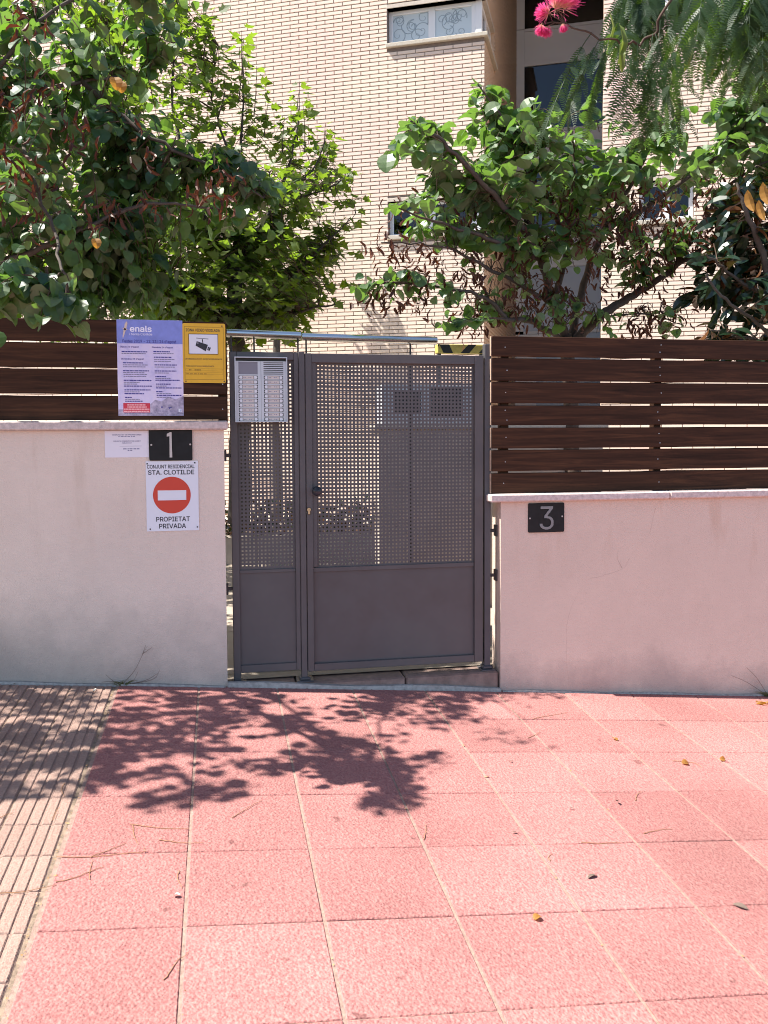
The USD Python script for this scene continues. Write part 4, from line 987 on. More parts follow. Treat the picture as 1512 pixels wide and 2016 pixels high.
# left judas tree: its branches hang over the fence and the pavement
tl = thing('judas_tree', 'leafy judas tree with round leaves and dark pods hanging over the left fence', 'tree', (-1.75, 5.15, COURT))
LT = [limb_px([(-420, 1010, 5.15), (-400, 800, 5.1), (-330, 640, 5.0), (-250, 480, 4.9)], .075, .05), limb_px([(-330, 640, 5.0), (-150, 560, 4.6), (0, 520, 4.6), (120, 470, 4.6), (230, 420, 4.7)], .03, .008),
      limb_px([(-250, 480, 4.9), (-120, 300, 4.6), (20, 200, 4.9), (160, 160, 5.1), (290, 150, 5.2)], .022, .006), limb_px([(-250, 480, 4.9), (-260, 250, 5.0), (-200, 0, 5.0), (-150, -250, 5.0), (-60, -420, 4.9)], .05, .012),
      limb_px([(-120, 300, 4.9), (0, 120, 4.7), (110, 20, 4.7), (240, -60, 4.8)], .016, .006), limb_px([(-200, 0, 5.0), (-150, -60, 4.7), (-100, -100, 4.4), (-60, -140, 4.1)], .009, .003),
      limb_px([(20, 200, 4.9), (60, 330, 4.3), (110, 470, 4.1), (130, 560, 3.8)], .012, .005), limb_px([(-150, 560, 4.6), (-60, 560, 4.0), (40, 550, 3.6), (130, 590, 3.4)], .022, .006),
      limb_px([(160, 160, 5.1), (280, 260, 5.0), (400, 320, 5.0), (520, 390, 5.0)], .014, .005), limb_px([(230, 420, 4.7), (300, 400, 4.7), (420, 410, 4.8)], .012, .005),
      limb_px([(-150, -250, 5.0), (-140, -300, 4.5), (-120, -330, 4.1)], .012, .004), limb_px([(-260, 250, 4.6), (-300, 120, 4.0), (-270, 40, 3.6), (-240, 0, 3.4)], .014, .004)]
obj('trunk', tube(*LT[0], 10), 'bark_grey', tl, smooth=True)
for p, r in LT[1:]: obj('limb', tube(p, r, 7), 'bark_grey', tl, smooth=True)
ML_POLY = [(-330, -60), (330, -40), (320, 20), (230, 60), (205, 120), (215, 210), (285, 300), (440, 305), (530, 372), (535, 420), (430, 470), (345, 470), (290, 540), (335, 590), (320, 612), (225, 625), (120, 600), (0, 610), (-330, 640)]
ML = Region(ML_POLY, 4.5, 5.9)
FR = Region([(-60, 520), (60, 500), (150, 545), (185, 600), (178, 648), (120, 640), (70, 655), (0, 640), (-60, 650)], 3.25, 3.6)
SHADE = sg.Polygon([(-250, 1352), (700, 1352), (900, 1365), (820, 1420), (860, 1480), (800, 1500), (760, 1590), (710, 1540), (620, 1490), (520, 1460), (420, 1470), (330, 1540), (250, 1530), (120, 1530), (0, 1560), (-250, 1620)])
def overhang(n):
    """crown points above the pavement, where the tree's shadow lies; they stay within the crown or above the picture"""
    crown, out = sg.Polygon(ML_POLY), []
    while len(out) < n:
        x, y = rng.uniform(-250, 960), rng.uniform(1352, 1620)
        if not SHADE.contains(sg.Point(x, y)): continue
        p = on_ground(x, y) + SUN_DIR / SUN_DIR[2] * rng.uniform(2.2, 3.7)
        u, w, z = project(p)
        if u < -30 or w < -40 or crown.contains(sg.Point(u, w)): out.append(p)
    for a, b in ((290, 1568), (300, 1590), (740, 1585), (755, 1605), (620, 1505), (190, 1545), (880, 1490), (930, 1395), (60, 1560), (480, 1520), (-60, 1380), (0, 1400), (70, 1390), (140, 1400), (-40, 1450), (50, 1450), (120, 1470), (20, 1510), (100, 1520)):
        for k in range(3): out.append(on_ground(a + rng.normal(0, 12), b + rng.normal(0, 7)) + SUN_DIR / SUN_DIR[2] * rng.uniform(2.7, 3.3))
    return np.array(out)
tg = np.vstack([ML.sample(330), ML.clumps(40, 9, .14), FR.sample(20)])
ln = branchlets(LT[1:], tg, .55)
obj('twigs', twig_mesh(ln), 'twig', tl, kind='stuff')
P, D, N, S = cercis_leaves(ln, .09, up=.3)
h = rng.random(len(P)) < .5
for k_, tpl_ in ((h, HEART), (~h, HEART2)): leaves(tl, 'leaf', tpl_, P[k_], D[k_], N[k_], S[k_], ['cercis_leaf', 'cercis_leaf_sunny'], [.5, .5], 150)
OVT = overhang(120)
ln = branchlets(LT[1:], OVT, .4)
obj('twigs', twig_mesh(ln, .0028, .001), 'twig', tl, kind='stuff')
P, D, N, S = cercis_leaves(ln, .070, .036, .75, .1)
leaves(tl, 'leaf', HEART, P, D, N, S, ['cercis_leaf', 'cercis_leaf_sunny'], [.8, .2], nparts=0)
def pods(tree, centres, per, size, mats, weights=None, nparts=120, spread=.05):
    P, D, N = [], [], []
    for c in centres:
        for _ in range(per):
            P.append(c + rng.normal(0, spread, 3)); D.append([rng.normal(0, .6), rng.normal(0, .6), -.8]); N.append(rng.normal(0, 1, 3))
    leaves(tree, 'pod', PODT, np.array(P), np.array(D, float), np.array(N), size * rng.uniform(.7, 1.15, len(P)), mats, weights, nparts, 'pods')
pc = [at(a + rng.normal(0, 12), b + rng.normal(0, 22), Y) for a, b, Y in [(25, 200, 4.1), (45, 240, 4.15), (20, 290, 4.1), (50, 320, 4.2), (25, 380, 4.1), (60, 420, 4.2), (90, 400, 4.3), (145, 245, 4.2), (135, 270, 4.2), (400, 405, 4.5), (420, 415, 4.5), (385, 400, 4.5), (290, 300, 4.4), (440, 330, 4.5), (60, 10, 3.9), (45, 30, 3.9), (190, 390, 4.3), (230, 395, 4.3), (300, 395, 4.4), (75, 210, 4.2)]]
pods(tl, pc, 11, .072, ['pod_brown'], None, 150)
# the dead golden leaf and the orange one
for (a, b, Y, s) in ((226, 152, 3.75, .055), (236, 160, 3.77, .05), (188, 470, 3.7, .042)):
    V = place(HEART2, np.array([at(a, b, Y)]), np.array([[.15, 0, -1.]]), np.array([[.25, -1., .3]]), np.array([s])); obj('withered_leaf', (V[0], HEART2[1]), 'leaf_gold', tl, label='withered golden leaf')

# plane tree in the courtyard
tp = thing('plane_tree', 'bushy plane tree with lobed yellow green leaves and upright shoots, left of the brick wall', 'tree', tuple(at(470, 1000, 7.6)[:2]) + (COURT,))
PT = [limb_px([(470, 1030, 7.6), (472, 800, 7.6), (465, 640, 7.5), (460, 520, 7.5)], .10, .06), limb_px([(465, 640, 7.5), (560, 560, 7.3), (650, 470, 7.2), (700, 420, 7.1)], .018, .003), limb_px([(460, 520, 7.5), (540, 400, 7.4), (580, 280, 7.3), (590, 175, 7.3)], .022, .0025),
      limb_px([(460, 520, 7.5), (470, 360, 7.4), (478, 200, 7.4), (480, 75, 7.4)], .022, .002), limb_px([(460, 520, 7.5), (380, 380, 7.6), (340, 200, 7.7), (350, -40, 7.7)], .026, .005), limb_px([(465, 640, 7.5), (340, 560, 7.2), (200, 480, 7.0)], .035, .008),
      limb_px([(540, 400, 7.4), (620, 330, 7.2), (640, 255, 7.1)], .012, .002), limb_px([(540, 400, 7.4), (650, 370, 7.0), (690, 330, 6.9)], .010, .002), limb_px([(465, 640, 7.5), (560, 620, 7.2), (660, 600, 6.9)], .025, .005), limb_px([(380, 380, 7.6), (250, 250, 7.4), (200, 100, 7.4)], .03, .006), limb_px([(470, 360, 7.4), (420, 200, 7.3), (430, 90, 7.3)], .012, .002), limb_px([(465, 640, 7.5), (250, 520, 7.4), (0, 380, 7.4), (-300, 300, 7.3), (-600, 200, 7.3)], .05, .01), limb_px([(0, 380, 7.4), (-60, 200, 7.4), (-120, 0, 7.4)], .03, .008), limb_px([(-300, 300, 7.3), (-400, 100, 7.3), (-450, -60, 7.3)], .03, .008), limb_px([(250, 520, 7.4), (100, 560, 7.2), (-200, 560, 7.0)], .03, .008)]
obj('trunk', tube(*PT[0], 10), 'bark_grey', tp, smooth=True)
for p, r in PT[1:]: obj('limb', tube(p, r, 6), 'bark_grey', tp, smooth=True)
MP = Region([(160, -80), (350, -80), (350, 30), (400, 60), (425, 130), (460, 190), (560, 250), (640, 300), (690, 350), (705, 400), (700, 440), (665, 480), (690, 510), (640, 540), (660, 600), (610, 610), (600, 650), (560, 690), (100, 690), (60, 300), (140, 60)], 6.2, 8.6)
DK = Region([(330, 450), (620, 430), (670, 520), (640, 560), (620, 620), (590, 670), (330, 690), (250, 600)], 6.6, 8.4)
tops = []
for a, b, c, d in ((480, 75, 470, 200), (475, 60, 478, 150), (590, 160, 585, 290), (596, 200, 600, 300), (640, 245, 630, 330), (430, 85, 425, 190), (420, 20, 400, 120), (440, 130, 430, 230), (505, 130, 500, 230), (350, 0, 360, 90), (560, 230, 556, 300), (690, 330, 650, 370), (718, 385, 660, 410), (700, 345, 650, 360), (702, 498, 640, 505), (690, 560, 620, 560), (620, 300, 610, 360), (530, 190, 520, 270), (398, 20, 380, 90), (655, 275, 640, 340)):
    Y = rng.uniform(6.9, 7.5); tops.append(bez([at(c, d, Y), at((a + c) / 2 + rng.normal(0, 3), (b + d) / 2, Y), at(a, b, Y - .03)], 5))
LPT = Region([(-800, -120), (100, -160), (330, -40), (200, 200), (260, 690), (-800, 690)], 5.9, 8.8)
tg = np.vstack([MP.sample(700), DK.sample(800), LPT.sample(620)])
ln = branchlets(PT[1:], tg, .8, .03, .0)
obj('twigs', twig_mesh(ln + tops, .005, .0015), 'twig', tp, kind='stuff')
def plane_leaves(lines, size, spacing, start=.2):
    P, D, K, T = along(lines, spacing, start); n = len(P)
    side = norm(np.cross(D, UP + .01)) * np.where(K % 2 == 0, 1, -1)[:, None]
    a = rng.uniform(0, 6.28, n); side = norm(side + np.stack([np.cos(a), np.sin(a), 0 * a], 1) * .8)
    ld = norm(side + D * .35 - UP * rng.uniform(.1, .9, (n, 1)) + rng.normal(0, .2, (n, 3)))
    P = P + norm(side + D * .4) * rng.uniform(.02, .06, (n, 1))
    nr = UP * rng.uniform(.5, 1.2, (n, 1)) + side * .5 + rng.normal(0, .35, (n, 3))
    return P, ld, nr, size * rng.uniform(.55, 1.2, n)
a_, b_ = plane_leaves(ln, .095, .066), plane_leaves(tops, .095, .026, .0)
P, D, N, S = (np.concatenate(q) for q in zip(a_, b_))
leaves(tp, 'leaf', PALM, P, D, N, S, ['plane_leaf'])

# a second plane tree close to the facade
t2_ = thing('plane_tree', 'second plane tree close to the brick facade, mostly hidden behind the bushy one', 'tree', tuple(at(545, 1000, 11.2)[:2]) + (COURT + .15,))
QT = [limb_px([(545, 1020, 11.2), (543, 800, 11.2), (545, 640, 11.2)], .07, .045), limb_px([(545, 640, 11.2), (540, 480, 11.25), (530, 340, 11.3)], .04, .008), limb_px([(545, 640, 11.2), (610, 520, 11.3), (630, 430, 11.3)], .025, .006), limb_px([(545, 640, 11.2), (490, 500, 11.1), (470, 380, 11.1)], .025, .007)]
obj('trunk', tube(*QT[0], 9), 'bark_grey', t2_, smooth=True)
for p, r in QT[1:]: obj('limb', tube(p, r, 6), 'bark_grey', t2_, smooth=True)
ln = branchlets(QT[1:], Region([(470, 330), (590, 330), (655, 420), (650, 560), (620, 640), (470, 650)], 10.9, 11.65).sample(130), .8, .03, .0)
obj('twigs', twig_mesh(ln, .006, .002), 'twig', t2_, kind='stuff')
P, D, N, S = plane_leaves(ln, .11, .09)
leaves(t2_, 'leaf', PALM, P, D, N, S, ['plane_leaf'], None, 0)

# right judas tree with brown pods
tr_ = thing('judas_tree', 'judas tree with pale round leaves and many brown pods behind the right fence', 'tree', tuple(at(1122, 1010, 5.9)[:2]) + (COURT,))
RT = [limb_px([(1122, 1020, 5.9), (1126, 850, 5.9), (1120, 740, 5.9), (1112, 660, 5.9)], .062, .05), limb_px([(1112, 660, 5.9), (1088, 600, 5.85), (1062, 510, 5.75), (1005, 420, 5.6), (935, 345, 5.5), (860, 270, 5.4), (808, 238, 5.35)], .036, .006),
      limb_px([(1114, 670, 5.9), (1040, 632, 5.7), (1000, 628, 5.6), (960, 590, 5.5), (900, 572, 5.4), (800, 556, 5.3), (705, 560, 5.25)], .022, .005), limb_px([(1062, 510, 5.75), (960, 470, 5.5), (870, 440, 5.35), (785, 410, 5.25)], .018, .005),
      limb_px([(1125, 680, 5.9), (1180, 622, 5.85), (1250, 580, 5.8), (1330, 525, 5.75), (1410, 470, 5.7), (1490, 420, 5.65)], .042, .008), limb_px([(1118, 690, 5.95), (1150, 560, 6.0), (1190, 450, 6.0), (1250, 350, 6.0), (1300, 255, 6.0)], .036, .006),
      limb_px([(1088, 600, 5.85), (1112, 480, 5.9), (1065, 380, 5.8), (1015, 270, 5.7), (940, 165, 5.6)], .026, .005), limb_px([(1190, 450, 6.0), (1300, 390, 5.9), (1420, 300, 5.8), (1540, 210, 5.7)], .024, .006), limb_px([(1088, 600, 5.85), (970, 530, 5.6), (860, 485, 5.45), (750, 478, 5.3)], .016, .004),
      limb_px([(1040, 632, 5.7), (960, 628, 5.5), (885, 632, 5.4)], .010, .004), limb_px([(1180, 622, 5.85), (1270, 618, 5.7), (1345, 640, 5.6)], .010, .003), limb_px([(1330, 525, 5.75), (1420, 380, 5.7), (1540, 300, 5.6)], .02, .006), limb_px([(1112, 480, 5.9), (1130, 350, 5.8), (1120, 230, 5.7)], .018, .005)]
obj('trunk', tube(*RT[0], 10), 'bark', tr_, smooth=True)
for p, r in RT[1:]: obj('limb', tube(p, r, 8), 'bark', tr_, smooth=True)
A = Region([(790, 225), (840, 240), (905, 260), (925, 165), (975, 190), (1010, 260), (1090, 240), (1180, 185), (1240, 240), (1330, 235), (1420, 165), (1640, 130), (1640, 380), (1500, 370), (1380, 430), (1250, 400), (1100, 440), (950, 420), (860, 360), (800, 300)], 5.2, 6.6)
Bq = Region([(775, 400), (860, 370), (1000, 420), (1180, 440), (1380, 440), (1360, 480), (1200, 520), (1050, 520), (960, 500), (850, 480), (790, 440)], 5.1, 6.3)
Cq = Region([(700, 550), (800, 540), (950, 570), (960, 610), (800, 585), (700, 580)], 5.2, 5.5, 30)
Dq = Region([(900, 520), (1060, 520), (1160, 600), (1240, 620), (1390, 560), (1340, 640), (1160, 660), (1010, 630), (890, 625), (930, 595)], 5.3, 6.1)
lnA = branchlets(RT[1:], np.vstack([A.sample(90), A.clumps(24, 8, .13)]), .55); lnB = branchlets(RT[1:], Bq.sample(85), .6); lnC = branchlets(RT[1:], Cq.sample(16), .35); lnD = branchlets(RT[1:], Dq.sample(46), .45)
lnE = branchlets(RT[1:], np.vstack([Bq.sample(50), Dq.sample(80)]), .5)
up = [bez([at(*q, Y) for q in qs], 4) for qs, Y in (([(960, 250), (945, 205), (928, 165)], 5.5), ([(870, 280), (835, 258), (800, 228)], 5.3), ([(900, 330), (850, 300), (800, 290)], 5.35), ([(880, 400), (830, 385), (770, 405)], 5.2), ([(1085, 300), (1060, 240), (1050, 190)], 5.5), ([(1180, 260), (1170, 220), (1160, 200)], 5.6),
      ([(990, 625), (940, 628), (890, 632)], 5.35), ([(960, 628), (920, 626), (872, 636)], 5.35), ([(800, 555), (740, 556), (700, 566)], 5.25), ([(1300, 600), (1320, 625), (1318, 660)], 5.55), ([(850, 545), (800, 530), (770, 535)], 5.25))]
obj('twigs', twig_mesh(lnA + lnB + lnC + lnD + lnE + up), 'twig', tr_, kind='stuff')
q = [cercis_leaves(l, s, sp_, h, .2, u) for l, s, sp_, h, u in ((lnA, .115, .044, .35, .9), (lnB, .11, .052, .5, .5), (lnC, .08, .05, .5, .5), (lnD, .085, .085, .6, .4), (up, .105, .03, .35, .9))]
P, D, N, S = (np.concatenate(k) for k in zip(*q))
h = rng.random(len(P)) < .5
for k_, tpl_ in ((h, HEART), (~h, HEART2)): leaves(tr_, 'leaf', tpl_, P[k_], D[k_], N[k_], S[k_], ['cercis_leaf_sunny', 'cercis_leaf'], [.8, .2], 150)
pc = list(Bq.sample(26)) + list(Dq.sample(34)) + list(Region([(1200, 380), (1460, 360), (1460, 470), (1300, 560), (1150, 560)], 5.3, 6.2).sample(46)) + [at(a, b, Y) for a, b, Y in ((745, 478, 5.3), (752, 484, 5.3), (738, 578, 5.25), (750, 582, 5.25), (770, 575, 5.25), (820, 585, 5.3), (835, 580, 5.3), (790, 500, 5.3), (815, 505, 5.3), (850, 500, 5.3), (880, 510, 5.4), (1318, 655, 5.55), (930, 520, 5.5), (1100, 400, 5.7), (1080, 380, 5.7), (1120, 420, 5.7))]
pods(tr_, pc, 13, .078, ['pod_brown'], None, 220, .065)

# magnolia
tm = thing('magnolia_tree', 'dark magnolia with big glossy leaves, rusty brown beneath, at the right edge', 'tree', tuple(at(1560, 1010, 5.5)[:2]) + (COURT,))
MT = [limb_px([(1560, 1030, 5.5), (1556, 850, 5.5), (1545, 700, 5.45), (1530, 600, 5.4)], .07, .05), limb_px([(1545, 700, 5.45), (1500, 645, 5.2), (1430, 590, 5.05), (1390, 540, 5.0)], .014, .008), limb_px([(1530, 600, 5.4), (1500, 500, 5.3), (1470, 420, 5.2), (1450, 360, 5.2)], .03, .008), limb_px([(1530, 600, 5.4), (1580, 450, 5.3), (1600, 300, 5.3)], .03, .01), limb_px([(1530, 600, 5.4), (1440, 540, 5.3), (1390, 500, 5.2)], .015, .006), limb_px([(1545, 700, 5.45), (1460, 660, 5.3), (1400, 650, 5.2)], .014, .006)]
obj('trunk', tube(*MT[0], 10), 'bark_grey', tm, smooth=True)
for p, r in MT[1:]: obj('limb', tube(p, r, 7), 'bark_grey', tm, smooth=True)
MR = Region([(1375, 520), (1405, 440), (1435, 375), (1500, 330), (1700, 300), (1700, 700), (1385, 700), (1390, 620), (1350, 600), (1365, 560)], 4.95, 6.0)
ln = branchlets(MT[1:], MR.sample(270), .4, .0, .0)
obj('twigs', twig_mesh(ln, .005, .003), 'twig', tm, kind='stuff')
P, D, K, T = along(ln, .035, .3); n = len(P)
a = K * 2.4 + rng.uniform(0, 1, n); s1 = norm(np.cross(D, UP + .02)); s2 = np.cross(D, s1)
sd = s1 * np.cos(a)[:, None] + s2 * np.sin(a)[:, None]
ld = norm(sd + D * .7 - UP * .35 + rng.normal(0, .2, (n, 3)))
leaves(tm, 'leaf', ELL, P, ld, norm(D * .5 + UP * .5 - np.array([0, 1.1, 0]) + rng.normal(0, .45, (n, 3))), .17 * rng.uniform(.65, 1.15, n), ['magnolia_leaf'], None, 300)
for (a, b, Y, s) in ((1470, 375, 4.9, .15), (1492, 395, 4.88, .14), (1500, 360, 4.9, .16)):
    V = place(ELL, np.array([at(a, b, Y)]), np.array([[.2, -.2, -1.]]), np.array([[.1, 1., .3]]), np.array([s])); obj('leaf', (V[0], ELL[1]), 'leaf_gold', tm, label='rusty orange leaf')

# silk tree: fronds and pink flowers hanging in from the upper right, close by
ta = thing('silk_tree', 'silk tree branch with feathery fronds and pink flowers hanging in at the upper right', 'tree', (3.2, 2.0, gz(3.2, 2.0)))
AT = [(bez([(3.2, 2.0, gz(3.2, 2.)), (3.15, 2.02, 1.2), (3.05, 2.1, 2.2), (2.9, 2.2, 2.9)], 6), np.linspace(.075, .055, 19)), limb_px([(1850, -300, 2.3), (1600, -160, 2.4), (1420, -90, 2.5), (1330, -20, 2.55), (1285, 70, 2.6), (1240, 84, 2.6), (1195, 76, 2.6), (1112, 44, 2.6)], .0065, .0025),
      limb_px([(1600, -160, 2.4), (1560, -90, 2.3), (1500, -70, 2.25), (1400, -50, 2.3)], .010, .004), limb_px([(1420, -90, 2.5), (1360, -90, 2.7), (1290, -70, 2.8), (1230, -70, 2.8)], .010, .004), limb_px([(1600, -160, 2.4), (1640, -60, 2.7), (1540, -20, 2.8), (1450, -20, 2.8)], .012, .005)]
AT[1] = (np.vstack([[[2.9, 2.2, 2.9]], AT[1][0]]), np.r_[.022, AT[1][1]])
obj('trunk', tube(*AT[0], 10), 'bark_grey', ta, smooth=True)
for p, r in AT[1:]: obj('branch', tube(p, r, 7), 'twig', ta, smooth=True)
def frond(base, d, L, size):
    """twice-feathered leaf: paired feathers along a stalk, each with many leaflets"""
    d = norm(np.array(d, float)); t = np.linspace(0, 1, 9)[:, None]
    R_ = base + d * L * t + np.array([0, 0, -.42 * L]) * t ** 2
    parts = [tube(R_, np.linspace(.0016, .0007, 9), 4, False)]
    npair = int(rng.integers(7, 11))
    sn = norm(np.cross(d, UP)[None])[0]
    for k in range(npair):
        u = .22 + .78 * k / (npair - 1); i = min(int(u * 8), 7); p = R_[i] + (R_[i + 1] - R_[i]) * (u * 8 - i); td = norm((R_[i + 1] - R_[i])[None])[0]
        for sgn in (-1, 1):
            l = size * (.75 + .25 * math.sin(math.pi * min(u * 1.05, 1))) * rng.uniform(.88, 1.1)
            pd = norm((sn * sgn * rng.uniform(.55, .9) + td * rng.uniform(.6, .9) + rng.normal(0, .1, 3))[None])[0]
            m_ = 15; s = np.linspace(0, 1, m_)[:, None]
            Q = p + pd * l * s + np.array([0, 0, -.45 * l]) * s ** 2
            T_ = norm(np.gradient(Q, axis=0)); nn = norm(np.cross(T_, np.cross(UP, T_) + 1e-6) * .6 + np.array([0, -1., 0]) + rng.normal(0, .3, 3)); sd = norm(np.cross(T_, nn))
            w = l * .14 * np.clip(np.sin(np.pi * (s * .9 + .08)), .25, 1) ** .5; hw = l / m_ * .44
            for sg2 in (-1, 1):
                tip = Q + sd * sg2 * w + T_ * w * .45; a_, b_ = Q - T_ * hw, Q + T_ * hw
                v = np.stack([a_, tip - T_ * hw * .8, tip + T_ * hw * .8, b_], 1).reshape(-1, 3)
                q = np.arange(m_)[:, None] * 4 + np.array([[0, 1, 2, 3]])
                parts.append((v, q if sg2 > 0 else q[:, ::-1]))
    return join(parts)
fr_targets = [((1185, 70, 2.6), (-.55, -.05, -.8), .20), ((1200, 76, 2.6), (-.35, .1, -1.), .19), ((1165, 64, 2.6), (-.75, -.1, -.95), .27), ((1235, 84, 2.6), (-.1, -.2, -1.), .19), ((1255, 86, 2.58), (.1, .1, -1.), .20), ((1285, 66, 2.57), (-.1, 0, -1.), .22), ((1290, 66, 2.57), (.2, -.2, -1.), .24), ((1300, 40, 2.55), (0, .1, -1.), .22), ((1310, 20, 2.55), (.2, -.1, -1.), .24), ((1240, 84, 2.6), (.5, .2, -.3), .22), ((1200, 76, 2.6), (.4, .4, .5), .2)]
for q in AT[2:5]:
    for p in q[0][3::2]: 
        for _ in range(4):
            fr_targets.append((p + rng.normal(0, .03, 3), (rng.normal(0, .4), rng.normal(0, .4), -1), rng.uniform(.16, .25)))
for p in AT[1][0][6:24:3]:
    fr_targets.append((p, (rng.normal(0, .4), rng.normal(0, .5), -.7), rng.uniform(.2, .27)))
for b, d, L in fr_targets:
    b = at(*b) if isinstance(b, tuple) else b
    obj('frond', frond(b, d, L, .085), 'albizia_leaf', ta)
for a, b, Y, l in ((1232, 40, 2.55, .13), (1225, 75, 2.55, .10), (1400, 70, 2.4, .12), (1210, 20, 2.6, .1), (1360, 60, 2.5, .12)):
    V = place(PODT, np.array([at(a, b, Y)]), np.array([[rng.normal(0, .1), 0, -1.]]), np.array([[rng.normal(0, .5), -1., 0]]), np.array([l])); V[0] = (V[0] - V[0][0]) * [.8, .8, 1] + V[0][0]; obj('pod', (V[0], PODT[1]), 'pod_green', ta)
def puff(base, d, R_, n=150, spread=.9):
    d = norm(np.array(d, float)[None])[0]; V, tn, f = [], [], []
    for k in range(n):
        q = d + rng.normal(0, spread * .5, 3); q = norm(q[None])[0]; l = R_ * rng.uniform(.8, 1.05)
        s = norm(np.cross(q, rng.normal(0, 1, 3))[None])[0] * .0007; c = len(V)
        mid = base + q * l * .55 + rng.normal(0, .0012, 3); tip = base + q * l
        V += [base - s * .8, base + s * .8, mid + s, mid - s, tip - s * .7, tip + s * .7]; tn += [0, 0, .5, .5, 1, 1]; f += [(c, c + 1, c + 2, c + 3), (c + 3, c + 2, c + 5, c + 4)]
    return np.array(V), np.array(f), tn
for a, b, d, R_, sp_ in ((1080, 26, (-.9, -.3, -.1), .034, .75), (1094, 18, (.0, -.4, 1.), .040, .9), (1108, 16, (.7, -.3, .9), .042, .8), (1078, 52, (-.3, -.2, -.9), .026, .6), (1066, 48, (-.25, -.3, -1.), .028, .5), (1107, 46, (.2, -.1, -.9), .02, .5), (1122, 5, (.3, .2, 1.), .036, .9)):
    v, f, tn = puff(at(a, b, 2.6), d, R_ * 1.35, 330, sp_)
    fl = obj('flower', (v, f), 'flower_pink', ta, attr=tn)
    P0 = at(a, b, 2.6); obj('flower_stalk', tube([P0, P0 * .4 + at(1102, 40, 2.6) * .6, at(1112, 46, 2.6)], [.0022, .0016, .0016], 5), 'twig', fl)

# ------------------------------------------------------------------ weeds, stalks and litter on the pavement
def blades(pts, n, L, spread, base_mat='grass'):
    V, f = [], []
    for _ in range(n):
        p = pts + rng.normal(0, .012, 3) * [1.6, .5, 0]; a = rng.uniform(0, 6.28); d = np.array([math.cos(a) * spread, -abs(math.sin(a)) * spread * .7, 1.]); l = L * rng.uniform(.4, 1.1); w = rng.uniform(.0015, .003)
        s = np.cross(norm(d[None])[0], [0, 1, 0]) * w; t = np.linspace(0, 1, 5); c = len(V)
        for k in t: 
            q = p + norm(d[None])[0] * l * k + np.array([d[0], d[1], -1]) * l * .35 * k * k
            V += [q - s * (1 - k * .85), q + s * (1 - k * .85)]
        f += [(c + 2 * k, c + 2 * k + 1, c + 2 * k + 3, c + 2 * k + 2) for k in range(4)]
    return np.array(V), np.array(f)
def stems(p, ends, r=.0016):
    out = []
    for e in ends: out.append(tube(bez([p, (p + e[0]) / 2 + rng.normal(0, .004, 3), e[0]], 4), np.linspace(r, r * .5, 9), 4)); 
    return join(out)
gp = on_ground(238, 1353); gp[1] = YW - .012; gp[2] = gz(gp[0], gp[1])
t = thing('weed', 'dry wispy grass weed at the foot of the left wall', 'weed', tuple(gp))
obj('blade_tuft', blades(gp, 26, .07, .9), 'grass', t)
A_ = lambda a, b: at(a, b, gp[1] - .004)
obj('stalk', tube(bez([gp, A_(265, 1320), A_(280, 1290), A_(290, 1272)], 5), np.linspace(.0016, .0006, 16), 4), 'dark_leaf', t)
obj('seed_head', join([tube([A_(280, 1288), A_(300, 1274)], [.0012, .0007], 4), tube([A_(281, 1287), A_(287, 1270)], [.0012, .0007], 4)]), 'dark_leaf', t)
obj('side_stem', join([tube(bez([gp, A_(x1, y1), A_(x2, y2)], 4), np.linspace(.0015, .0007, 9), 4) for x1, y1, x2, y2 in ((222, 1340, 208, 1328), (262, 1340, 272, 1322), (285, 1340, 312, 1325), (300, 1338, 315, 1318), (225, 1342, 200, 1343))]), 'dark_leaf', t)
gp = on_ground(1497, 1362); gp[1] = YW - .02; gp[2] = gz(gp[0], gp[1])
t = thing('weed', 'green grass weed with dead leaves at the foot of the right wall', 'weed', tuple(gp))
obj('blade_tuft', blades(gp, 60, .10, 1.0), 'grass', t)
A_ = lambda a, b: at(a, b, gp[1] - .006)
obj('stalk', join([tube(bez([gp, A_(1490, 1335), A_(1470, 1314)], 5), np.linspace(.0018, .001, 11), 4), tube(bez([gp, A_(1470, 1343), A_(1440, 1330)], 5), np.linspace(.0014, .0008, 11), 4)]), 'dark_leaf', t)
P = np.array([on_ground(a, b) + [0, 0, .004] for a, b in rng.uniform((1490, 1380), (1530, 1390), (9, 2))])
V = place(ELL, P, np.c_[rng.normal(0, 1, (9, 2)), rng.normal(0, .15, 9)], np.c_[rng.normal(0, .3, (9, 2)), np.ones(9)], rng.uniform(.04, .07, 9))
for q in V: obj('dead_leaf', (q, ELL[1]), 'leaf_gold', t)
def on_floor(pts, h=.0022): return np.array([on_ground(a, b) + [0, 0, h] for a, b in pts])
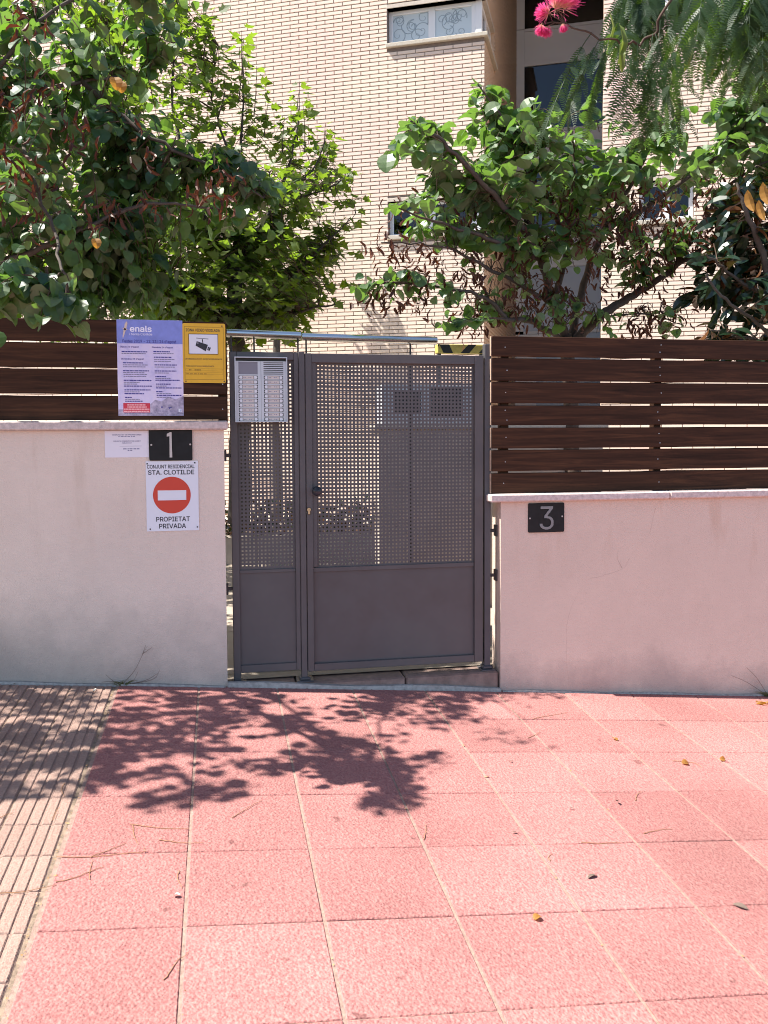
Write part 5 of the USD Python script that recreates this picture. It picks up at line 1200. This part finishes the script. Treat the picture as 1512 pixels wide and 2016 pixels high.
STALKS = [([(456, 1612), (485, 1594), (515, 1577)], 'straight dry stalk lying on the pink tiles below the tree shadow'), ([(256, 1624), (310, 1631), (372, 1633)], 'long thin dry stalk crossing a tile joint left of centre'), ([(262, 1626), (264, 1645), (272, 1664)], 'short curved dry stalk touching the long one by the tile joint'),
    ([(313, 1655), (350, 1660), (400, 1661)], 'dry stalk lying over the wide joint between two left tiles'), ([(110, 1690), (190, 1688), (245, 1682), (283, 1679), (285, 1670)], 'dry stalk along the cross joint beside the ribbed strip'), ([(178, 1690), (215, 1675), (248, 1661)], 'bent dry stalk leaning off the cross joint beside the ribbed strip'),
    ([(110, 1738), (150, 1729), (188, 1713), (206, 1707)], 'forked looking brown stalk near the ribbed strip'), ([(176, 1733), (178, 1715), (182, 1695)], 'upright looking thin stalk crossing the forked brown stalk'), ([(322, 1932), (345, 1900), (371, 1875)], 'dark dry stalk on the wide joint near the bottom left'), ([(353, 1715), (350, 1728), (358, 1750)], 'curled pale stalk beside the wide joint'),
    ([(1268, 1642), (1295, 1636), (1324, 1633)], 'thin stalk lying alone on a right hand tile'), ([(1143, 1660), (1180, 1662), (1220, 1660)], 'flat brown stalk lying in a cross joint on the right'), ([(1250, 1578), (1255, 1565), (1264, 1560)], 'small hooked stalk on the right tiles'), ([(1083, 1697), (1080, 1690), (1088, 1682)], 'small dark hooked stalk beside a joint at centre right'),
    ([(834, 1655), (838, 1640), (838, 1624)], 'short curved stalk in the joint right of the shadow'), ([(1325, 1499), (1365, 1503), (1382, 1512)], 'dry stalk with a crumpled leaf on the far right tiles'), ([(1050, 1416), (1080, 1410), (1116, 1404)], 'long pale stalk near the foot of the right wall'), ([(0, 1760), (60, 1755), (110, 1744)], 'long stalk across the ribbed strip, lower one'), ([(0, 1612), (14, 1605), (24, 1603)], 'short stalk across the ribbed strip, upper one'),
    ([(1040, 1454), (1055, 1447), (1063, 1441)], 'short stalk on the tile below the right gate post'), ([(127, 1543), (122, 1555), (126, 1570)], 'curved brown stalk on the ribbed strip at the shadow edge'), ([(104, 1617), (110, 1600), (118, 1590)], 'curved brown stalk on the sunlit ribbed strip')]
for pts, lab in STALKS:
    P = bez(on_floor(pts), 5); P[:, :2] += rng.normal(0, .0012, (len(P), 2)); P[:, 2] += rng.uniform(0, .002, len(P))
    o = obj('dry_stalk', tube(P, np.linspace(.0015, .0007, len(P)), 5), 'dry_stalk', label=lab, cat='dry stalk')
LITTER = [((1052, 1812), 'leaf_gold', .026, 'small crumpled yellow leaf on a tile at lower right'), ((1355, 1505), 'leaf_gold', .034, 'crumpled golden leaf beside the long stalk at right'), ((1214, 1459), 'leaf_gold', .028, 'curled golden leaf in the wide joint at right'), ((1427, 1498), 'leaf_gold', .025, 'curled golden leaf at the right edge joint'), ((1174, 1724), 'dark_leaf', .045, 'dark grey leaf fragment on the right tiles'), ((1474, 1793), 'dark_leaf', .05, 'dark leaf fragment near the lower right edge'), ((1215, 1580), 'dark_leaf', .03, 'small grey fragment below the golden leaf'), ((343, 1766), 'butt_paper', .018, 'pale seed husk beside the wide joint at lower left'), ((1010, 1502), 'dark_leaf', .022, 'tiny dark fragment on the tile right of the shadow'), ((1131, 1595), 'dark_leaf', .02, 'tiny dark crumb on the tile at centre right'), ((1020, 1642), 'dark_leaf', .024, 'small dark crumb on the tile right of the shadow tip')]
for (a, b), mt, s, lab in LITTER:
    p = on_ground(a, b) + [0, 0, .004]; tpl = HEART2 if mt != 'dark_leaf' else ELL
    V = place(tpl, p[None], np.array([[rng.normal(), rng.normal(), .1]]), np.array([[rng.normal(0, .3), rng.normal(0, .3), 1.]]), np.array([s]))[0]
    V[:, 2] += .003 - min(0, (V[:, 2] - gz(V[:, 0], V[:, 1])).min())
    obj('fallen_leaf' if mt != 'butt_paper' else 'seed_husk', (V, tpl[1]), mt, label=lab, cat='fallen leaf' if mt != 'butt_paper' else 'seed husk')
p = on_ground(185, 1361) + [0, 0, .005]
obj('cigarette_butt', tube([p, p + [.006, .02, .001]], [.0042, .0042], 8), 'butt_paper', label='white cigarette butt on the ribbed strip by the left wall', cat='cigarette butt')

def crumbs(n, f):
    q = np.array([f() for _ in range(n)]); q[:, 2] = gz(q[:, 0], q[:, 1]); r = rng.gamma(2., .0011, n)[:, None, None]
    d = rng.normal(0, 1, (n, 4, 3)); d /= np.linalg.norm(d, axis=2, keepdims=True); d[..., 2] = np.abs(d[..., 2]) * .6
    return (q[:, None] + d * r).reshape(-1, 3), (np.arange(n)[:, None, None] * 4 + np.array([[0, 1, 2], [0, 2, 3], [0, 3, 1], [1, 3, 2]])).reshape(-1, 3)
obj('grit', crumbs(900, lambda: np.array([rng.uniform(-1.4, 3.4), YW - .008 - abs(rng.normal(0, .018)), 0])), 'dark_leaf', kind='stuff', label='dark grit and crumbs gathered along the foot of the walls', cat='grit')
obj('grit', crumbs(700, lambda: np.array([TX0 - .012 + rng.normal(0, .008), rng.uniform(1.9, 4.4), 0]) if rng.random() < .45 else np.array([TX0 + .4 * rng.integers(1, 9) + rng.normal(0, .006), rng.uniform(1.9, 4.4), 0])), 'dead_leaf', kind='stuff', label='pale brown crumbs caught in the joints of the pavement', cat='grit')
